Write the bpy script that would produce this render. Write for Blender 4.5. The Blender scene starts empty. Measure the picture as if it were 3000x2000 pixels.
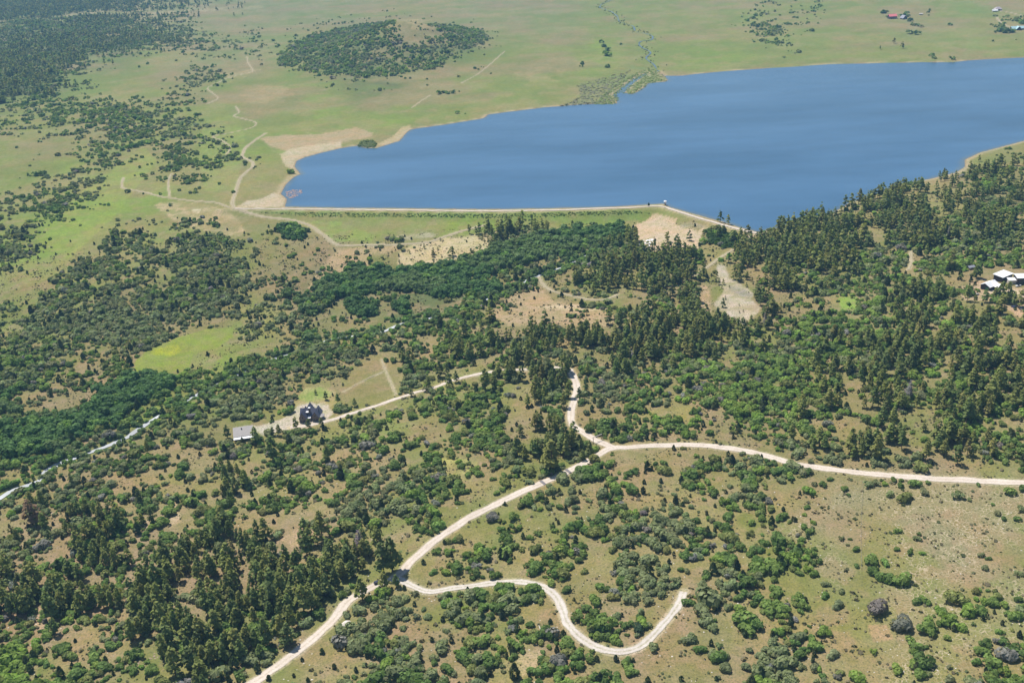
import bpy, math, random
import numpy as np
from mathutils import Matrix, Vector
rad = math.radians
sc = bpy.context.scene
# ------------------------------------------------------------------ camera
CH, PITCH, ROLL, F = 360.0, rad(24), rad(-3), 3000.0      # height, pitch, roll, focal length in photo pixels
sp, cp = math.sin(PITCH), math.cos(PITCH)
_R = np.array([1.0, 0, 0]); _U = np.array([0, sp, cp]); FW = np.array([0, cp, -sp])
RT = math.cos(ROLL) * _R + math.sin(ROLL) * _U
UP = -math.sin(ROLL) * _R + math.cos(ROLL) * _U
CAM = np.array([0, 0, CH])
cam = bpy.data.objects.new('camera', bpy.data.cameras.new('camera'))
sc.collection.objects.link(cam)
cam.data.sensor_width = 36; cam.data.lens = F / 3000 * 36
cam.data.clip_start = 1; cam.data.clip_end = 40000
M = Matrix.Identity(4)
for i in range(3):
    M[i][0] = RT[i]; M[i][1] = UP[i]; M[i][2] = -FW[i]; M[i][3] = CAM[i]
cam.matrix_world = M
sc.camera = cam
# ------------------------------------------------------------------ sky, sun, exposure
SUN_EL, SUN_AZ = rad(60), math.atan2(-0.62, 0.78)
w = bpy.data.worlds.new("World"); sc.world = w; w.use_nodes = True
nt = w.node_tree; nt.nodes.clear()
sky = nt.nodes.new('ShaderNodeTexSky'); sky.sky_type = 'NISHITA'; sky.sun_disc = False
sky.sun_elevation = SUN_EL; sky.sun_rotation = SUN_AZ; sky.air_density = 1.2; sky.dust_density = 0.4; sky.ozone_density = 2.0
bg = nt.nodes.new('ShaderNodeBackground'); bg.inputs[1].default_value = 0.075
wo = nt.nodes.new('ShaderNodeOutputWorld')
nt.links.new(sky.outputs[0], bg.inputs[0]); nt.links.new(bg.outputs[0], wo.inputs[0])
sun = bpy.data.lights.new('sun', 'SUN'); sun.energy = 4.8; sun.angle = rad(0.5); sun.color = (1, 0.955, 0.88)
so = bpy.data.objects.new('sun', sun); sc.collection.objects.link(so)
SD = Vector((math.sin(SUN_AZ) * math.cos(SUN_EL), math.cos(SUN_AZ) * math.cos(SUN_EL), math.sin(SUN_EL)))
so.rotation_euler = SD.to_track_quat('Z', 'Y').to_euler(); so.location = (0, 0, 900)
sc.view_settings.view_transform = 'Standard'; sc.view_settings.look = 'None'
sc.view_settings.exposure = 0.32; sc.view_settings.gamma = 1
sc.cycles.max_bounces = 6; sc.cycles.volume_bounces = 0; sc.cycles.transparent_max_bounces = 4
sc.cycles.caustics_reflective = False; sc.cycles.caustics_refractive = False
HAZE_DENSITY = 0.000075

rng = np.random.default_rng(7); random.seed(7)
col = sc.collection

# ------------------------------------------------------------------ helpers
def proj(P):
    d = P - CAM
    z = d @ FW
    z = np.where(z < 1, 1, z)
    return 1500 + F * (d @ RT) / z, 1000 - F * (d @ UP) / z, z

def ray(u, v):
    return (FW[None] + ((np.atleast_1d(u) - 1500) / F)[:, None] * RT[None] - ((np.atleast_1d(v) - 1000) / F)[:, None] * UP[None])

def at_h(u, v, h=0.0):
    """points where the lines of sight through photo pixels meet height h"""
    d = ray(np.asarray(u, float), np.asarray(v, float))
    t = (h - CH) / np.minimum(d[:, 2], -0.01)
    return CAM[None] + d * t[:, None]

_tab = [np.random.default_rng(100 + i).random((256, 256)) for i in range(12)]
def vnoise(x, y, s, seed):
    x = x / s + 57.3 * seed; y = y / s + 91.7 * seed
    xi = np.floor(x).astype(int); yi = np.floor(y).astype(int)
    fx = x - xi; fy = y - yi
    fx = fx * fx * (3 - 2 * fx); fy = fy * fy * (3 - 2 * fy)
    T = _tab[seed % 12]
    a = T[xi & 255, yi & 255]; b = T[(xi + 1) & 255, yi & 255]
    c = T[xi & 255, (yi + 1) & 255]; d = T[(xi + 1) & 255, (yi + 1) & 255]
    return (a * (1 - fx) + b * fx) * (1 - fy) + (c * (1 - fx) + d * fx) * fy
def fbm(x, y, s, seed, o=3):
    r = 0; t = 0
    for k in range(o):
        a = 0.55 ** k; r = r + a * vnoise(x, y, s / 2.1 ** k, seed + k); t += a
    return r / t
def sstep(a, b, x):
    t = np.clip((x - a) / (b - a), 0, 1); return t * t * (3 - 2 * t)

def inpoly(u, v, poly):
    p = np.asarray(poly, float); ins = np.zeros(u.shape, bool)
    bb = (u >= p[:, 0].min()) & (u <= p[:, 0].max()) & (v >= p[:, 1].min()) & (v <= p[:, 1].max())
    uu = u[bb]; vv = v[bb]; r = np.zeros(uu.shape, bool)
    j = len(p) - 1
    for i in range(len(p)):
        xi, yi = p[i]; xj, yj = p[j]
        if yi != yj:
            r ^= ((yi > vv) != (yj > vv)) & (uu < (xj - xi) * (vv - yi) / (yj - yi) + xi)
        j = i
    ins[bb] = r
    return ins
def polydist(x, y, pts, R):
    """distance to a polyline, up to R"""
    D = np.full(x.shape, R, float)
    xf = x.ravel(); yf = y.ravel(); Df = D.ravel()
    for a, b in zip(pts[:-1], pts[1:]):
        m = np.nonzero((xf > min(a[0], b[0]) - R) & (xf < max(a[0], b[0]) + R) & (yf > min(a[1], b[1]) - R) & (yf < max(a[1], b[1]) + R))[0]
        if not len(m): continue
        ex, ey = b[0] - a[0], b[1] - a[1]; L = ex * ex + ey * ey + 1e-9
        t = np.clip(((xf[m] - a[0]) * ex + (yf[m] - a[1]) * ey) / L, 0, 1)
        Df[m] = np.minimum(Df[m], np.hypot(xf[m] - a[0] - t * ex, yf[m] - a[1] - t * ey))
    return Df.reshape(x.shape)

# ------------------------------------------------------------------ outlines traced from the photograph (photo pixels)
LAKE = [(834,606),(840,583),(822,568),(838,540),(863,517),(880,510),(863,489),(868,472),(893,461),(936,449),(1000,434),(1047,427),(1075,434),(1102,434),(1135,424),(1170,413),(1191,389),(1204,379),(1298,366),(1380,353),(1417,347),(1430,336),(1489,328),(1595,315),(1681,308),(1740,305),(1808,304),(1804,289),(1795,279),(1821,255),(1851,234),(1893,213),(1897,219),(1870,234),(1855,246),(1840,262),(1829,272),(1851,276),(1870,268),(1889,255),(1897,245),(1957,238),(1953,230),(1940,220),(1927,208),(1935,214),(1949,223),(2000,222),(2050,216),(2106,211),(2180,205),(2255,200),(2330,196),(2425,189),(2510,187),(2595,185),(2700,183),(2791,183),(2830,178),(2893,174),(2950,171),(3000,169),(3120,163),(3320,155),(3480,250),(3320,360),(3120,392),(3000,413),(2936,430),(2872,447),(2827,468),(2827,489),(2800,506),(2723,525),(2638,540),(2595,557),(2532,583),(2493,591),(2468,608),(2425,630),(2383,638),(2319,651),(2272,669),(2217,681),(2202,675),(2163,665),(2125,652),(2087,642),(2049,631),(2010,621),(1963,608),(1951,601),(1942,597),(1896,600),(1850,603),(1800,606),(1638,610),(1447,613),(1298,612),(1150,610),(1000,609),(900,607)]
DAM = [(640,613),(689,611),(840,612),(1000,614),(1150,615),(1298,617),(1447,618),(1638,615),(1750,611),(1851,608),(1931,604),(1972,615),(2010,627),(2049,639),(2087,650),(2125,661),(2163,671),(2202,680),(2240,686)]
ROADS = {
 'main': (5.7, [(640,2080),(700,2025),(740,2000),(808,1954),(872,1907),(914,1873),(957,1835),(1000,1784),(1017,1763),(1042,1745),(1094,1716),(1149,1695),(1179,1673),(1200,1648),(1238,1614),(1272,1584),(1323,1550),(1383,1512),(1451,1478),(1532,1439),(1595,1412),(1664,1380),(1723,1350),(1760,1328),(1795,1312),(1851,1309),(1930,1305),(2000,1303),(2060,1304),(2106,1309),(2170,1318),(2238,1333),(2290,1348),(2340,1361),(2425,1373),(2553,1388),(2723,1401),(2851,1407),(3000,1414),(3110,1418),(3300,1424)]),
 'north': (5.6, [(1800,1312),(1780,1304),(1744,1288),(1702,1262),(1676,1241),(1673,1207),(1683,1169),(1689,1135),(1681,1105),(1668,1082)]),
 'drive': (4.0, [(1676,1090),(1655,1080),(1630,1077),(1595,1080),(1549,1082),(1489,1084),(1425,1092),(1370,1103),(1315,1118),(1264,1137),(1191,1158),(1140,1175),(1098,1190),(1043,1207),(1000,1220),(978,1228),(940,1238),(900,1246),(850,1252)]),
 'loop': (4.7, [(1160,1690),(1180,1702),(1204,1714),(1225,1724),(1264,1733),(1332,1722),(1383,1716),(1447,1707),(1510,1703),(1561,1709),(1604,1726),(1630,1750),(1647,1784),(1659,1818),(1685,1852),(1723,1882),(1766,1901),(1817,1909),(1863,1899),(1902,1873),(1936,1835),(1966,1801),(1992,1762),(2004,1733)]),
 'crest': (4.2, [(689,611),(840,612),(1000,614),(1150,615),(1298,617),(1447,618),(1638,615),(1750,611),(1851,608),(1931,604),(1972,615),(2010,627),(2049,639),(2087,650),(2125,661),(2163,671),(2202,680),(2230,686)]),
 'spur': (4.4, [(689,611),(766,634),(851,644),(893,655),(919,667),(936,680),(953,692),(975,710),(1000,719),(1064,718),(1170,716),(1255,709),(1290,698),(1319,688),(1352,677),(1383,669),(1420,660)]),
 'north_track': (4.0, [(689,611),(681,595),(686,575),(693,553),(699,535),(706,519),(724,502),(740,489),(740,476),(724,467),(710,459),(713,446),(720,432),(740,417),(757,404),(778,391)]),
 'west_track': (2.5, [(689,611),(638,595),(585,590),(532,585),(481,578),(450,571),(425,564),(366,553),(357,540),(362,520)]),
 'branch_track': (1.7, [(498,578),(495,562),(493,544),(495,525),(502,510)]),
 'hill_track': (1.5, [(723,166),(727,185),(740,208),(715,216),(664,230),(630,248),(608,259),(625,275),(638,289),(604,306)]),
 'slope_track': (2.0, [(690,311),(700,330),(685,340),(720,350),(750,360),(735,375),(680,388),(625,400),(650,412),(668,425),(673,440),(662,453)]),
 'creek_track': (3.0, [(1578,807),(1582,822),(1595,837),(1612,850),(1638,858),(1702,873),(1733,878),(1766,878),(1790,872),(1808,863)]),
 'meadow_path': (1.6, [(1205,317),(1235,295),(1263,278)]),
 'plain_path': (1.4, [(1350,245),(1400,217),(1440,185),(1480,150)]),
 'wood_track': (3.2, [(2040,805),(2085,773),(2118,750),(2149,731),(2175,712),(2200,690)]),
 'ridge_path': (2.6, [(2661,790),(2670,770),(2668,745),(2672,735)]),
 'farm_lane': (3.4, [(2928,31),(2960,38),(3000,47),(3060,56)]),
 'house_lane': (3.2, [(2921,52),(2926,60),(2935,68),(2948,76),(2962,82)]),
 'field_line': (0.9, [(1117,1052),(1130,1086),(1145,1120),(1160,1156)]),
 'field_path': (.5, [(1005,1148),(1040,1128),(1080,1108),(1130,1085)]),
}
CREEK = [(-60,1492),(0,1456),(26,1439),(55,1427),(89,1416),(115,1405),(132,1380),(149,1367),(200,1345),(250,1326),(272,1318),(298,1309),(340,1292),(370,1279),(405,1255),(434,1237),(459,1220),(506,1194),(566,1160),(640,1122),(720,1085),(800,1050),(870,1028),(923,1011),(970,992),(1020,985),(1081,975),(1123,969),(1187,943),(1300,920),(1400,885),(1490,850),(1536,826),(1549,816),(1600,797),(1655,778),(1720,745)]
INFLOW = [(1790,0),(1757,19),(1791,34),(1808,47),(1817,64),(1855,77),(1863,91),(1906,102),(1910,115),(1880,121),(1872,128),(1880,138),(1906,153),(1893,170),(1914,187),(1927,208)]
# painted ground patches: (outline, colour, edge softness px, strength)
SAND=(.58,.44,.29); PALE=(.52,.45,.37); PINK=(.43,.29,.19); YG=(.215,.275,.040)
PATCHES = [
 ([(1913,625),(1934,629),(1984,642),(1976,654),(2003,667),(2047,677),(2068,659),(2078,668),(2054,690),(2045,730),(1890,735),(1869,709),(1867,684),(1857,659),(1892,648),(1905,637)], (.54,.405,.315), .92),
 ([(1990,650),(2040,655),(2068,660),(2047,675),(2003,665),(1978,654)], (.33,.28,.22), .8),
 ([(2060,655),(2160,676),(2160,700),(2070,690)], (.30,.26,.13), .6),
 ([(1868,650),(1855,690),(1862,730),(1890,735),(1880,700)], (.50,.36,.25), .8),
 ([(2101,774),(2126,780),(2135,813),(2162,826),(2181,841),(2208,856),(2202,878),(2228,899),(2221,916),(2193,939),(2170,959),(2156,939),(2132,921),(2098,901),(2092,885),(2113,866),(2120,853),(2107,835),(2098,809)], (.46,.385,.325), .9),
 ([(2133,833),(2160,840),(2190,852),(2206,862),(2200,872),(2160,862),(2135,850)], (.25,.235,.215), .8),
 ([(2060,830),(2080,850),(2085,910),(2065,930),(2045,900),(2040,850)], (.42,.29,.19), .9),
 ([(761,404),(829,396),(936,393),(1000,381),(1043,374),(1094,390),(1085,402),(1047,408),(1000,417),(978,421),(936,427),(851,447),(791,430)], (.40,.30,.20), .9),
 ([(820,452),(851,437),(936,422),(1000,416),(1000,434),(936,449),(893,461),(868,474),(863,492),(840,490),(828,470)], (.52,.42,.32), .85),
 ([(1100,425),(1150,400),(1180,372),(1204,368),(1204,380),(1191,389),(1170,413),(1135,424)], (.48,.37,.24), .85),
 ([(689,608),(720,590),(766,583),(800,566),(838,566),(845,607)], (.52,.42,.34), .85),
 ([(434,1024),(532,986),(617,960),(685,960),(680,986),(638,1020),(590,1030),(566,1040),(553,1075),(520,1090),(468,1092),(391,1088),(400,1050)], YG, .8),
 ([(445,1022),(520,1012),(530,1030),(500,1042),(440,1038)], (.34,.36,.03), .75),
 ([(510,1155),(470,1182),(455,1220),(420,1240),(366,1262),(330,1290),(345,1255),(400,1235),(440,1200),(470,1165)], (.24,.32,.05), .85),
 ([(868,1165),(895,1138),(940,1135),(975,1150),(960,1170),(900,1180)], (.17,.28,.06), .9),
 ([(850,1180),(880,1150),(900,1135),(950,1130),(985,1150),(1000,1190),(970,1215),(930,1215),(880,1200)], (.44,.36,.19), .45),
 ([(690,1251),(753,1248),(791,1239),(829,1224),(858,1207),(873,1189),(905,1180),(960,1186),(975,1205),(960,1230),(979,1224),(979,1232),(933,1243),(873,1256),(836,1261),(796,1270),(772,1274),(745,1262)], (.50,.44,.405), .95),
 ([(825,1580),(868,1546),(919,1533),(914,1571),(859,1608)], (.46,.31,.22), .85),
 ([(2800,850),(2850,825),(2880,815),(2900,830),(2990,845),(3100,850),(3100,930),(2990,930),(2900,880),(2830,880)], (.46,.32,.23), .85),
 ([(2880,830),(2905,845),(2990,850),(3060,860),(3060,880),(2900,870)], (.55,.43,.34), .8),
 ([(1170,740),(1213,714),(1300,700),(1383,690),(1460,672),(1617,672),(1510,718),(1396,748),(1315,764),(1213,790),(1165,780)], (.54,.43,.29), .85),
 ([(890,860),(930,800),(990,730),(1060,722),(1180,722),(1150,745),(1090,742),(1080,780),(1050,800),(1000,800),(940,850)], (.44,.31,.20), .75),
 ([(1430,925),(1480,880),(1530,845),(1580,840),(1620,880),(1740,900),(1800,925),(1790,960),(1600,950),(1500,955)], (.43,.30,.20), .75),
 ([(1570,900),(1640,892),(1760,896),(1790,905),(1740,910),(1620,905)], (.55,.43,.30), .7),
 ([(450,600),(520,590),(600,598),(640,610),(700,640),(720,680),(690,700),(640,680),(560,670),(500,640)], (.48,.36,.24), .65),
 ([(560,612),(590,614),(585,625),(565,625)], (.62,.52,.42), .9),
 ([(700,280),(760,245),(830,250),(830,290),(760,305),(705,300)], (.42,.31,.19), .6),
 ([(630,225),(670,212),(735,205),(742,212),(700,222),(660,236)], (.50,.38,.25), .7),
 ([(235,38),(300,34),(420,36),(560,28),(640,20),(760,14),(760,20),(600,36),(440,46),(300,44),(160,56),(150,48)], (.40,.34,.22), .95),
 ([(1165,62),(1200,60),(1245,72),(1260,82),(1215,85),(1180,76)], (.50,.37,.22), .75),
 ([(1160,80),(1300,95),(1310,120),(1220,135),(1165,120)], (.36,.30,.17), .6),
 ([(1500,225),(1570,205),(1620,230),(1580,250),(1520,240)], (.42,.33,.19), .5),
 ([(1690,175),(1760,160),(1770,175),(1700,195)], (.42,.33,.19), .5),
 ([(2640,75),(2800,60),(2900,90),(2850,130),(2700,120)], (.30,.27,.15), .4),
 ([(2790,10),(2890,8),(2910,25),(2860,38),(2790,34)], (.16,.26,.08), .6),
 ([(2820,130),(2870,110),(2880,150),(2830,180)], (.19,.27,.08), .5),
 ([(1690,250),(1780,225),(1850,200),(1930,195),(1960,235),(1897,246),(1890,258),(1851,278),(1826,274),(1800,290),(1812,306),(1740,308),(1640,315),(1700,285)], (.19,.24,.10), .8),
 ([(1690,250),(1780,225),(1790,270),(1750,300),(1640,315),(1700,285)], (.18,.17,.10), .55),
 ([(820,640),(1000,650),(1100,690),(1090,705),(990,710),(940,680)], (.22,.30,.07), .6),
 ([(700,617),(1000,620),(1450,624),(1850,614),(1910,620),(1895,645),(1700,655),(1500,640),(1200,640),(900,632)], (.19,.27,.07), .7),
 ([(1170,690),(1250,680),(1290,690),(1180,705),(1140,712)], (.42,.36,.28), .7),
 ([(2300,1140),(2420,1160),(2500,1200),(2480,1240),(2380,1250),(2280,1200)], (.36,.34,.10), .0),
 ([(1850,1150),(1960,1160),(2050,1200),(2040,1260),(1930,1240),(1830,1190)], (.27, .25, .08), .45),
 ([(1950,1210),(2010,1215),(2020,1235),(1960,1235)], (.32, .24, .05), .3),
 ([(2455,865),(2510,870),(2505,905),(2460,905)], (.22,.32,.06), .9),
 ([(1240,1360),(1310,1340),(1400,1350),(1380,1410),(1260,1405)], (.37,.36,.12), .6),
 ([(1540,1900),(1590,1900),(1600,1960),(1530,1980),(1510,1930)], (.55,.40,.28), .5),
 ([(490,1470),(520,1470),(530,1530),(500,1545),(470,1510)], (.50,.36,.26), .7),
 ([(400,1500),(440,1530),(420,1590),(395,1600)], (.42,.31,.24), .7),
 ([(90,1770),(140,1790),(170,1830),(130,1850),(90,1830)], (.42,.31,.22), .6),
 ([(600,350),(700,335),(720,420),(690,560),(600,560),(580,450)], (.26,.33,.08), .35),
 ([(100,700),(240,560),(420,430),(460,470),(330,640),(200,760)], (.27,.35,.06), .35),
 ([(2540,1830),(2600,1830),(2620,1870),(2560,1880)], (.46,.27,.18), .5),
]
G = ["dddthhhhhhhtthhhhmmmmmmmmmhmmt","ddddmhhhmdddddmmmgmmggmmmmmmmm","ddmmmmmtmmddmmmmmmtmmmmtmmmmgm","mmmmmmmmmgmgmmmmmmmmmmmmmmmmmm","mmggmmmgggmmmmmmmmmmmmmmmmmtoo","mmgggmmmttmmmmmmmmmmmmmmmtttoo","mgggmmttttggggggggggttttottttt","ggmmmmoooptttttttootttttoooooo","mmmooooopddddddooooootpooooooo","mmooooogododdoppoooooooodooooo",
     "oooogggooooootttooooooooodoooo","oootoooooooommmttooottooooooop","oopoooooommmoooooottooottooppo","ooooooooootottoooottoooooopppo","oottotootttoottttttttttorrrrrr","ppptptttpptttttttttttttrporrrr","ppppppppptotttttttttttttrprrro","ppppppppppttoottoottpttttprrpr","ppttpppppptpopttptppptttttprrr","otttttttpttpppttptptptpptprrpp"]
GC = {'h':(.225,.228,.115),'m':(.205,.235,.070),'g':(.195,.265,.052),'t':(.265,.222,.105),'o':(.225,.190,.088),'p':(.285,.205,.132),'d':(.12,.14,.06),'r':(.232,.205,.118)}

# crown cover, one digit per 50 photo pixels
O = ["444443332221100000001121000000000000000000001212100000000000","566666554331001112456765554432000000000000024421000000000035","666666555443222367888777888664000000000000002421100000000000","666653211011111247888888886655000000000000000000000011100000","666521000014410003577887643221000000000000000000000000000000","554222000333000000011100011000000000000000000000000000000000","245535665210000000000000001100000000000000000000000000000000","332442666565300000000000000000000000000000000000000000000000","010123444355441000000000000000000000000000000000000000000002","012145520465322200000000000000000000000000000000000000000112","022366204443110000000000000000000000000000000000000023002340","344554011102100000000000000000000000000000000000000222112344","764520013100000000000000000000000000000000000000122333444444","320000214033200055000000000000000266641003420232233343455544","773000455456651013100331000013689998522224311111245543455554","410034435635653002522353356899855553222212111111136666555644","000155434445533233289988998844663122222222000235667763565111","003564556788863265876544678676411132222321001254324466654332","157888888757733146665546557742222312222321001244566766543343","366678677600014357563445543432332223333232333566676554333333","565566673103310245676323434434444443333344457767764333333333","887643644444456565622002434334333433444465577878633233323323","853124678856665533200003212455345024445256788887544333344222","732336787456655641122233444555346045533137788876322334422222","677578874466644100045544125444335034211214666634432333344333","878897445664300245345543114544355216545565322334332331122323","877861466545565444445544244545445551000000002343453334543355","465555553434454456445455311565435253234466556551312233310012","355445444444544354544455556424552455554433356444000000000000","444444433334433445444454533311455533554444545300000000000000","444434433334444433224243541344355542566553422231000000000000","334443233234434432122000404244534533555274324242000000000000","433334433333333322232000045445555554544556513442000000000000","323334443333332222220001343424555554555455555422000000000000","333333433233332233321334322325645545345161355521000000000000","333334443223333333435555414455551664542055355531000000000332","543334444333333343205654435665344565351015154541000000343444","663224444332333432035665444554544255500042120434000000445544","873335543333344432257777665566324554531014304551000004355544","984444654444343205657777664356555654521121216555540014255544"]
_e20='0'*20
P = ["76665544333211100000","11223233331000000000","34445554331100000000","55544110000000000000","66541000000000000000","32210000000000000000"]
P = [p+'0'*40 for p in P]+['0'*60]*3
P += ['0'*57+'121','0'*51+'120232322','0'*50+'3443344443','0'*46+'33444444444444',
 '0'*27+'3555541000000'+'21330456665556453444','0'*23+'11233431000035666'+'52036777643223314233','0'*23+'11221000001256666'+'52154777752001211343',
 '0'*30+'1023345566'+'43122642110101323222','0'*30+'2010123554'+'64203420121013322243','0'*29+'11212234545'+'65203521000122344543','0'*26+'23345554444566'+'56544421112334455555',
 '0'*23+'10123334545434666'+'55421000124555555655','0'*23+'24222344443123233'+'11100001245555455556','0'*23+'11443344443220000'+'00000002334443434455','0'*22+'200000113321211000'+'00000001555323243455',
 '0'*20+'02000000000200220000'+'00000130454542354245','00000000201000000000'+'00200000003432010000'+'00023131445551244011','00000000200000000000'+'00300001004445300000'+'00002104443530324301',
 '00000000000111000000'+'00000000000220000000'+_e20,'00011221000233100000'+_e20*2,'33223223432332010000'+_e20*2,'33233444432234211123'+_e20*2,'44344344323344434334'+'343'+'0'*37,'43354442455554555444'+'452'+'0'*37,
 '43454334566665555534'+'5552002'+'0'*33,'44444224555566665444'+'43'+'0'*38,'44344223456666666442'+'23'+'0'*38,'12354223466556655410'+_e20*2,'00044123133665545200'+_e20*2,'00011100012455522002'+_e20*2,'00000000001445300000'+_e20*2]
def togrid(rows, w):
    return np.array([[ord(c) - 48 for c in (r + '0' * w)[:w]] for r in rows], float)
OG, PG = togrid(O, 60), togrid(P, 60)
def lookup(g, u, v, cell):
    h, w_ = g.shape[:2]
    x = np.clip(u / cell - .5, 0, w_ - 1.001); y = np.clip(v / cell - .5, 0, h - 1.001)
    xi = x.astype(int); yi = y.astype(int); fx = x - xi; fy = y - yi
    if g.ndim == 3: fx = fx[:, None]; fy = fy[:, None]
    return (g[yi, xi] * (1 - fx) + g[yi, xi + 1] * fx) * (1 - fy) + (g[yi + 1, xi] * (1 - fx) + g[yi + 1, xi + 1] * fx) * fy

# ------------------------------------------------------------------ terrain
CP = [(0,0,30),(300,0,18),(700,0,8),(0,200,18),(250,120,12),(500,150,6),(0,330,10),(300,400,6),(600,300,5),(800,350,3),(1000,200,5),(1500,100,5),(1500,250,3),(2000,50,5),(2500,50,6),(3000,50,8),(2600,150,3),(2000,180,2),(700,450,3),(600,550,3),(300,600,0),(0,600,0),(500,650,-1),(700,700,-3),(0,800,-8),(300,900,-12),(600,1000,-20),(0,1100,-26),(300,1250,-38),(0,1450,-46),(500,1150,-35),(900,980,-24),(800,850,-12),(1000,750,-8),(1200,800,-14),(1500,760,-10),(1560,830,-14),(1200,900,-20),(1300,700,-6),(1700,850,-10),(1450,930,-8),(1700,700,-8),(1900,690,-5),(1300,1050,-12),(1700,1080,-6),(870,1240,-22),(700,1280,-26),(1100,1180,-16),(600,1400,-22),(300,1550,-22),(0,1650,-28),(0,2000,-14),(400,1800,-10),(740,2000,-4),(1180,1690,-2),(1400,1400,-4),(1780,1310,-2),(2000,1900,4),(1600,1800,2),(2400,1600,6),(3000,1450,12),(3000,2000,12),(2500,1380,6),(2300,1100,6),(2600,1100,14),(3000,1000,24),(3000,800,20),(2600,850,10),(2300,850,2),(2100,850,-2),(2050,1050,0),(2200,720,2),(2500,650,5),(2800,650,12),(3000,550,10),(2900,450,3),(-500,200,40),(-600,800,0),(-600,1500,-30),(-500,2300,-10),(1500,2400,4),(3500,2200,15),(3600,1200,30),(3700,600,15),(-300,-60,40),(1500,-100,15),(3500,-60,20)]
CPA = np.array(CP, float)
cpx = at_h(CPA[:, 0], CPA[:, 1], 0)
for _ in range(3):
    d_ = ray(CPA[:, 0], CPA[:, 1]); t_ = (CPA[:, 2] - CH) / np.minimum(d_[:, 2], -0.01); cpx = CAM + d_ * t_[:, None]
SC = 500.0
_X = cpx[:, :2] / SC
def tpk(r2): return np.where(r2 < 1e-10, 0, 0.5 * r2 * np.log(r2 + 1e-12))
n_ = len(_X)
K = tpk(((_X[:, None] - _X[None]) ** 2).sum(-1)) + np.eye(n_) * 0.02
A = np.zeros((n_ + 3, n_ + 3)); A[:n_, :n_] = K; A[:n_, n_] = 1; A[:n_, n_ + 1:] = _X; A[n_:, :n_] = A[:n_, n_:].T
b_ = np.zeros(n_ + 3); b_[:n_] = CPA[:, 2]
W_ = np.linalg.solve(A, b_)
def tps(x, y):
    xf = np.clip(x.ravel(), -2600, 2600) / SC; yf = np.clip(y.ravel(), 200, 5200) / SC; out = np.empty_like(xf)
    for s in range(0, len(xf), 60000):
        a = xf[s:s + 60000]; b = yf[s:s + 60000]
        r2 = (a[:, None] - _X[None, :, 0]) ** 2 + (b[:, None] - _X[None, :, 1]) ** 2
        out[s:s + 60000] = tpk(r2) @ W_[:n_] + W_[n_] + W_[n_ + 1] * a + W_[n_ + 2] * b
    return out.reshape(x.shape)

lakeW = at_h(*np.array(LAKE, float).T, 0)[:, :2]
damW = at_h(*np.array(DAM, float).T, 3)[:, :2]
HC = at_h([1180], [150], 0)[0]
_apex = ray(1215, 62)[0]; HT = CH + _apex[2] * (HC[1] / _apex[1]) - 3

vr = np.arange(2380, -225, -3.7)
dep = PITCH + np.arctan((vr - 1000) / F)
YR = np.concatenate([[-300, 60, 220], CH / np.tan(dep), [16000, 24000]]); YR = np.unique(YR)
NC = 1000
hw = 0.62 * np.maximum(YR * cp + CH * sp, 250) + 70
SX = np.linspace(-1, 1, NC)
X = hw[:, None] * SX[None]; Y = np.repeat(YR[:, None], NC, 1)
NR = len(YR)
T = tps(X, Y)
far = sstep(4600, 9000, Y)
T = T * (1 - far) + far * (60 + 120 * fbm(X, Y, 2500, 3))
# lake
lin = inpoly(X, Y, lakeW)
ld = polydist(X, Y, np.vstack([lakeW, lakeW[:1]]), 90.0)
sd = np.where(lin, -ld, ld)
dd = polydist(X, Y, damW, 60.0)
amp = np.clip(sd / 60, 0, 1) * (1 - far)
T = T + amp * ((fbm(X, Y, 70, 1) - .5) * 4.0 * np.clip(1 - Y / 4500, .3, 1) + (fbm(X, Y, 14, 5, 2) - .5) * 0.9)
hill = np.exp(-(((X - HC[0]) / 150) ** 2 + ((Y - HC[1]) / 210) ** 2) ** 0.85)
T = T + HT * hill * (0.9 + 0.2 * fbm(X, Y, 90, 4))
H = T.copy()
wsh = sstep(0, 45, sd)
H = np.where(sd >= 0, (0.15 + np.minimum(sd, 30) * 0.05) * (1 - wsh) + H * wsh, H)
H = np.where(sd < 0, np.maximum(-5.0, sd * 0.12) - 0.02, H)
H = np.where(sd >= -1.0, np.maximum(H, 3.0 - np.maximum(0, dd - 3.0) * 0.33), H)
# creek bed
crk0 = at_h(*np.array(CREEK, float).T, -25)

def grid_at(Aq, x, y):
    x = np.atleast_1d(np.asarray(x, float)); y = np.atleast_1d(np.asarray(y, float))
    r = np.clip(np.interp(y, YR, np.arange(NR)), 0, NR - 1.001); ri = r.astype(int); fr = r - ri
    res = 0
    for k, wt in ((0, 1 - fr), (1, fr)):
        h_ = hw[ri + k]
        c = np.clip((x / h_ + 1) * .5 * (NC - 1), 0, NC - 1.001); ci = c.astype(int); fc = c - ci
        if Aq.ndim == 3: res = res + wt[:, None] * (Aq[ri + k, ci] * (1 - fc)[:, None] + Aq[ri + k, ci + 1] * fc[:, None])
        else: res = res + wt * (Aq[ri + k, ci] * (1 - fc) + Aq[ri + k, ci + 1] * fc)
    return res
def gz(x, y): return grid_at(H, x, y)
def on_ground(u, v):
    u = np.atleast_1d(np.asarray(u, float)); v = np.atleast_1d(np.asarray(v, float))
    z = np.zeros(len(u)); d = ray(u, v)
    for k in range(14):
        t = (z - CH) / np.minimum(d[:, 2], -0.01); p = CAM + d * t[:, None]
        z = .4 * z + .6 * gz(p[:, 0], p[:, 1])
    p[:, 2] = gz(p[:, 0], p[:, 1])
    return p
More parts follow.
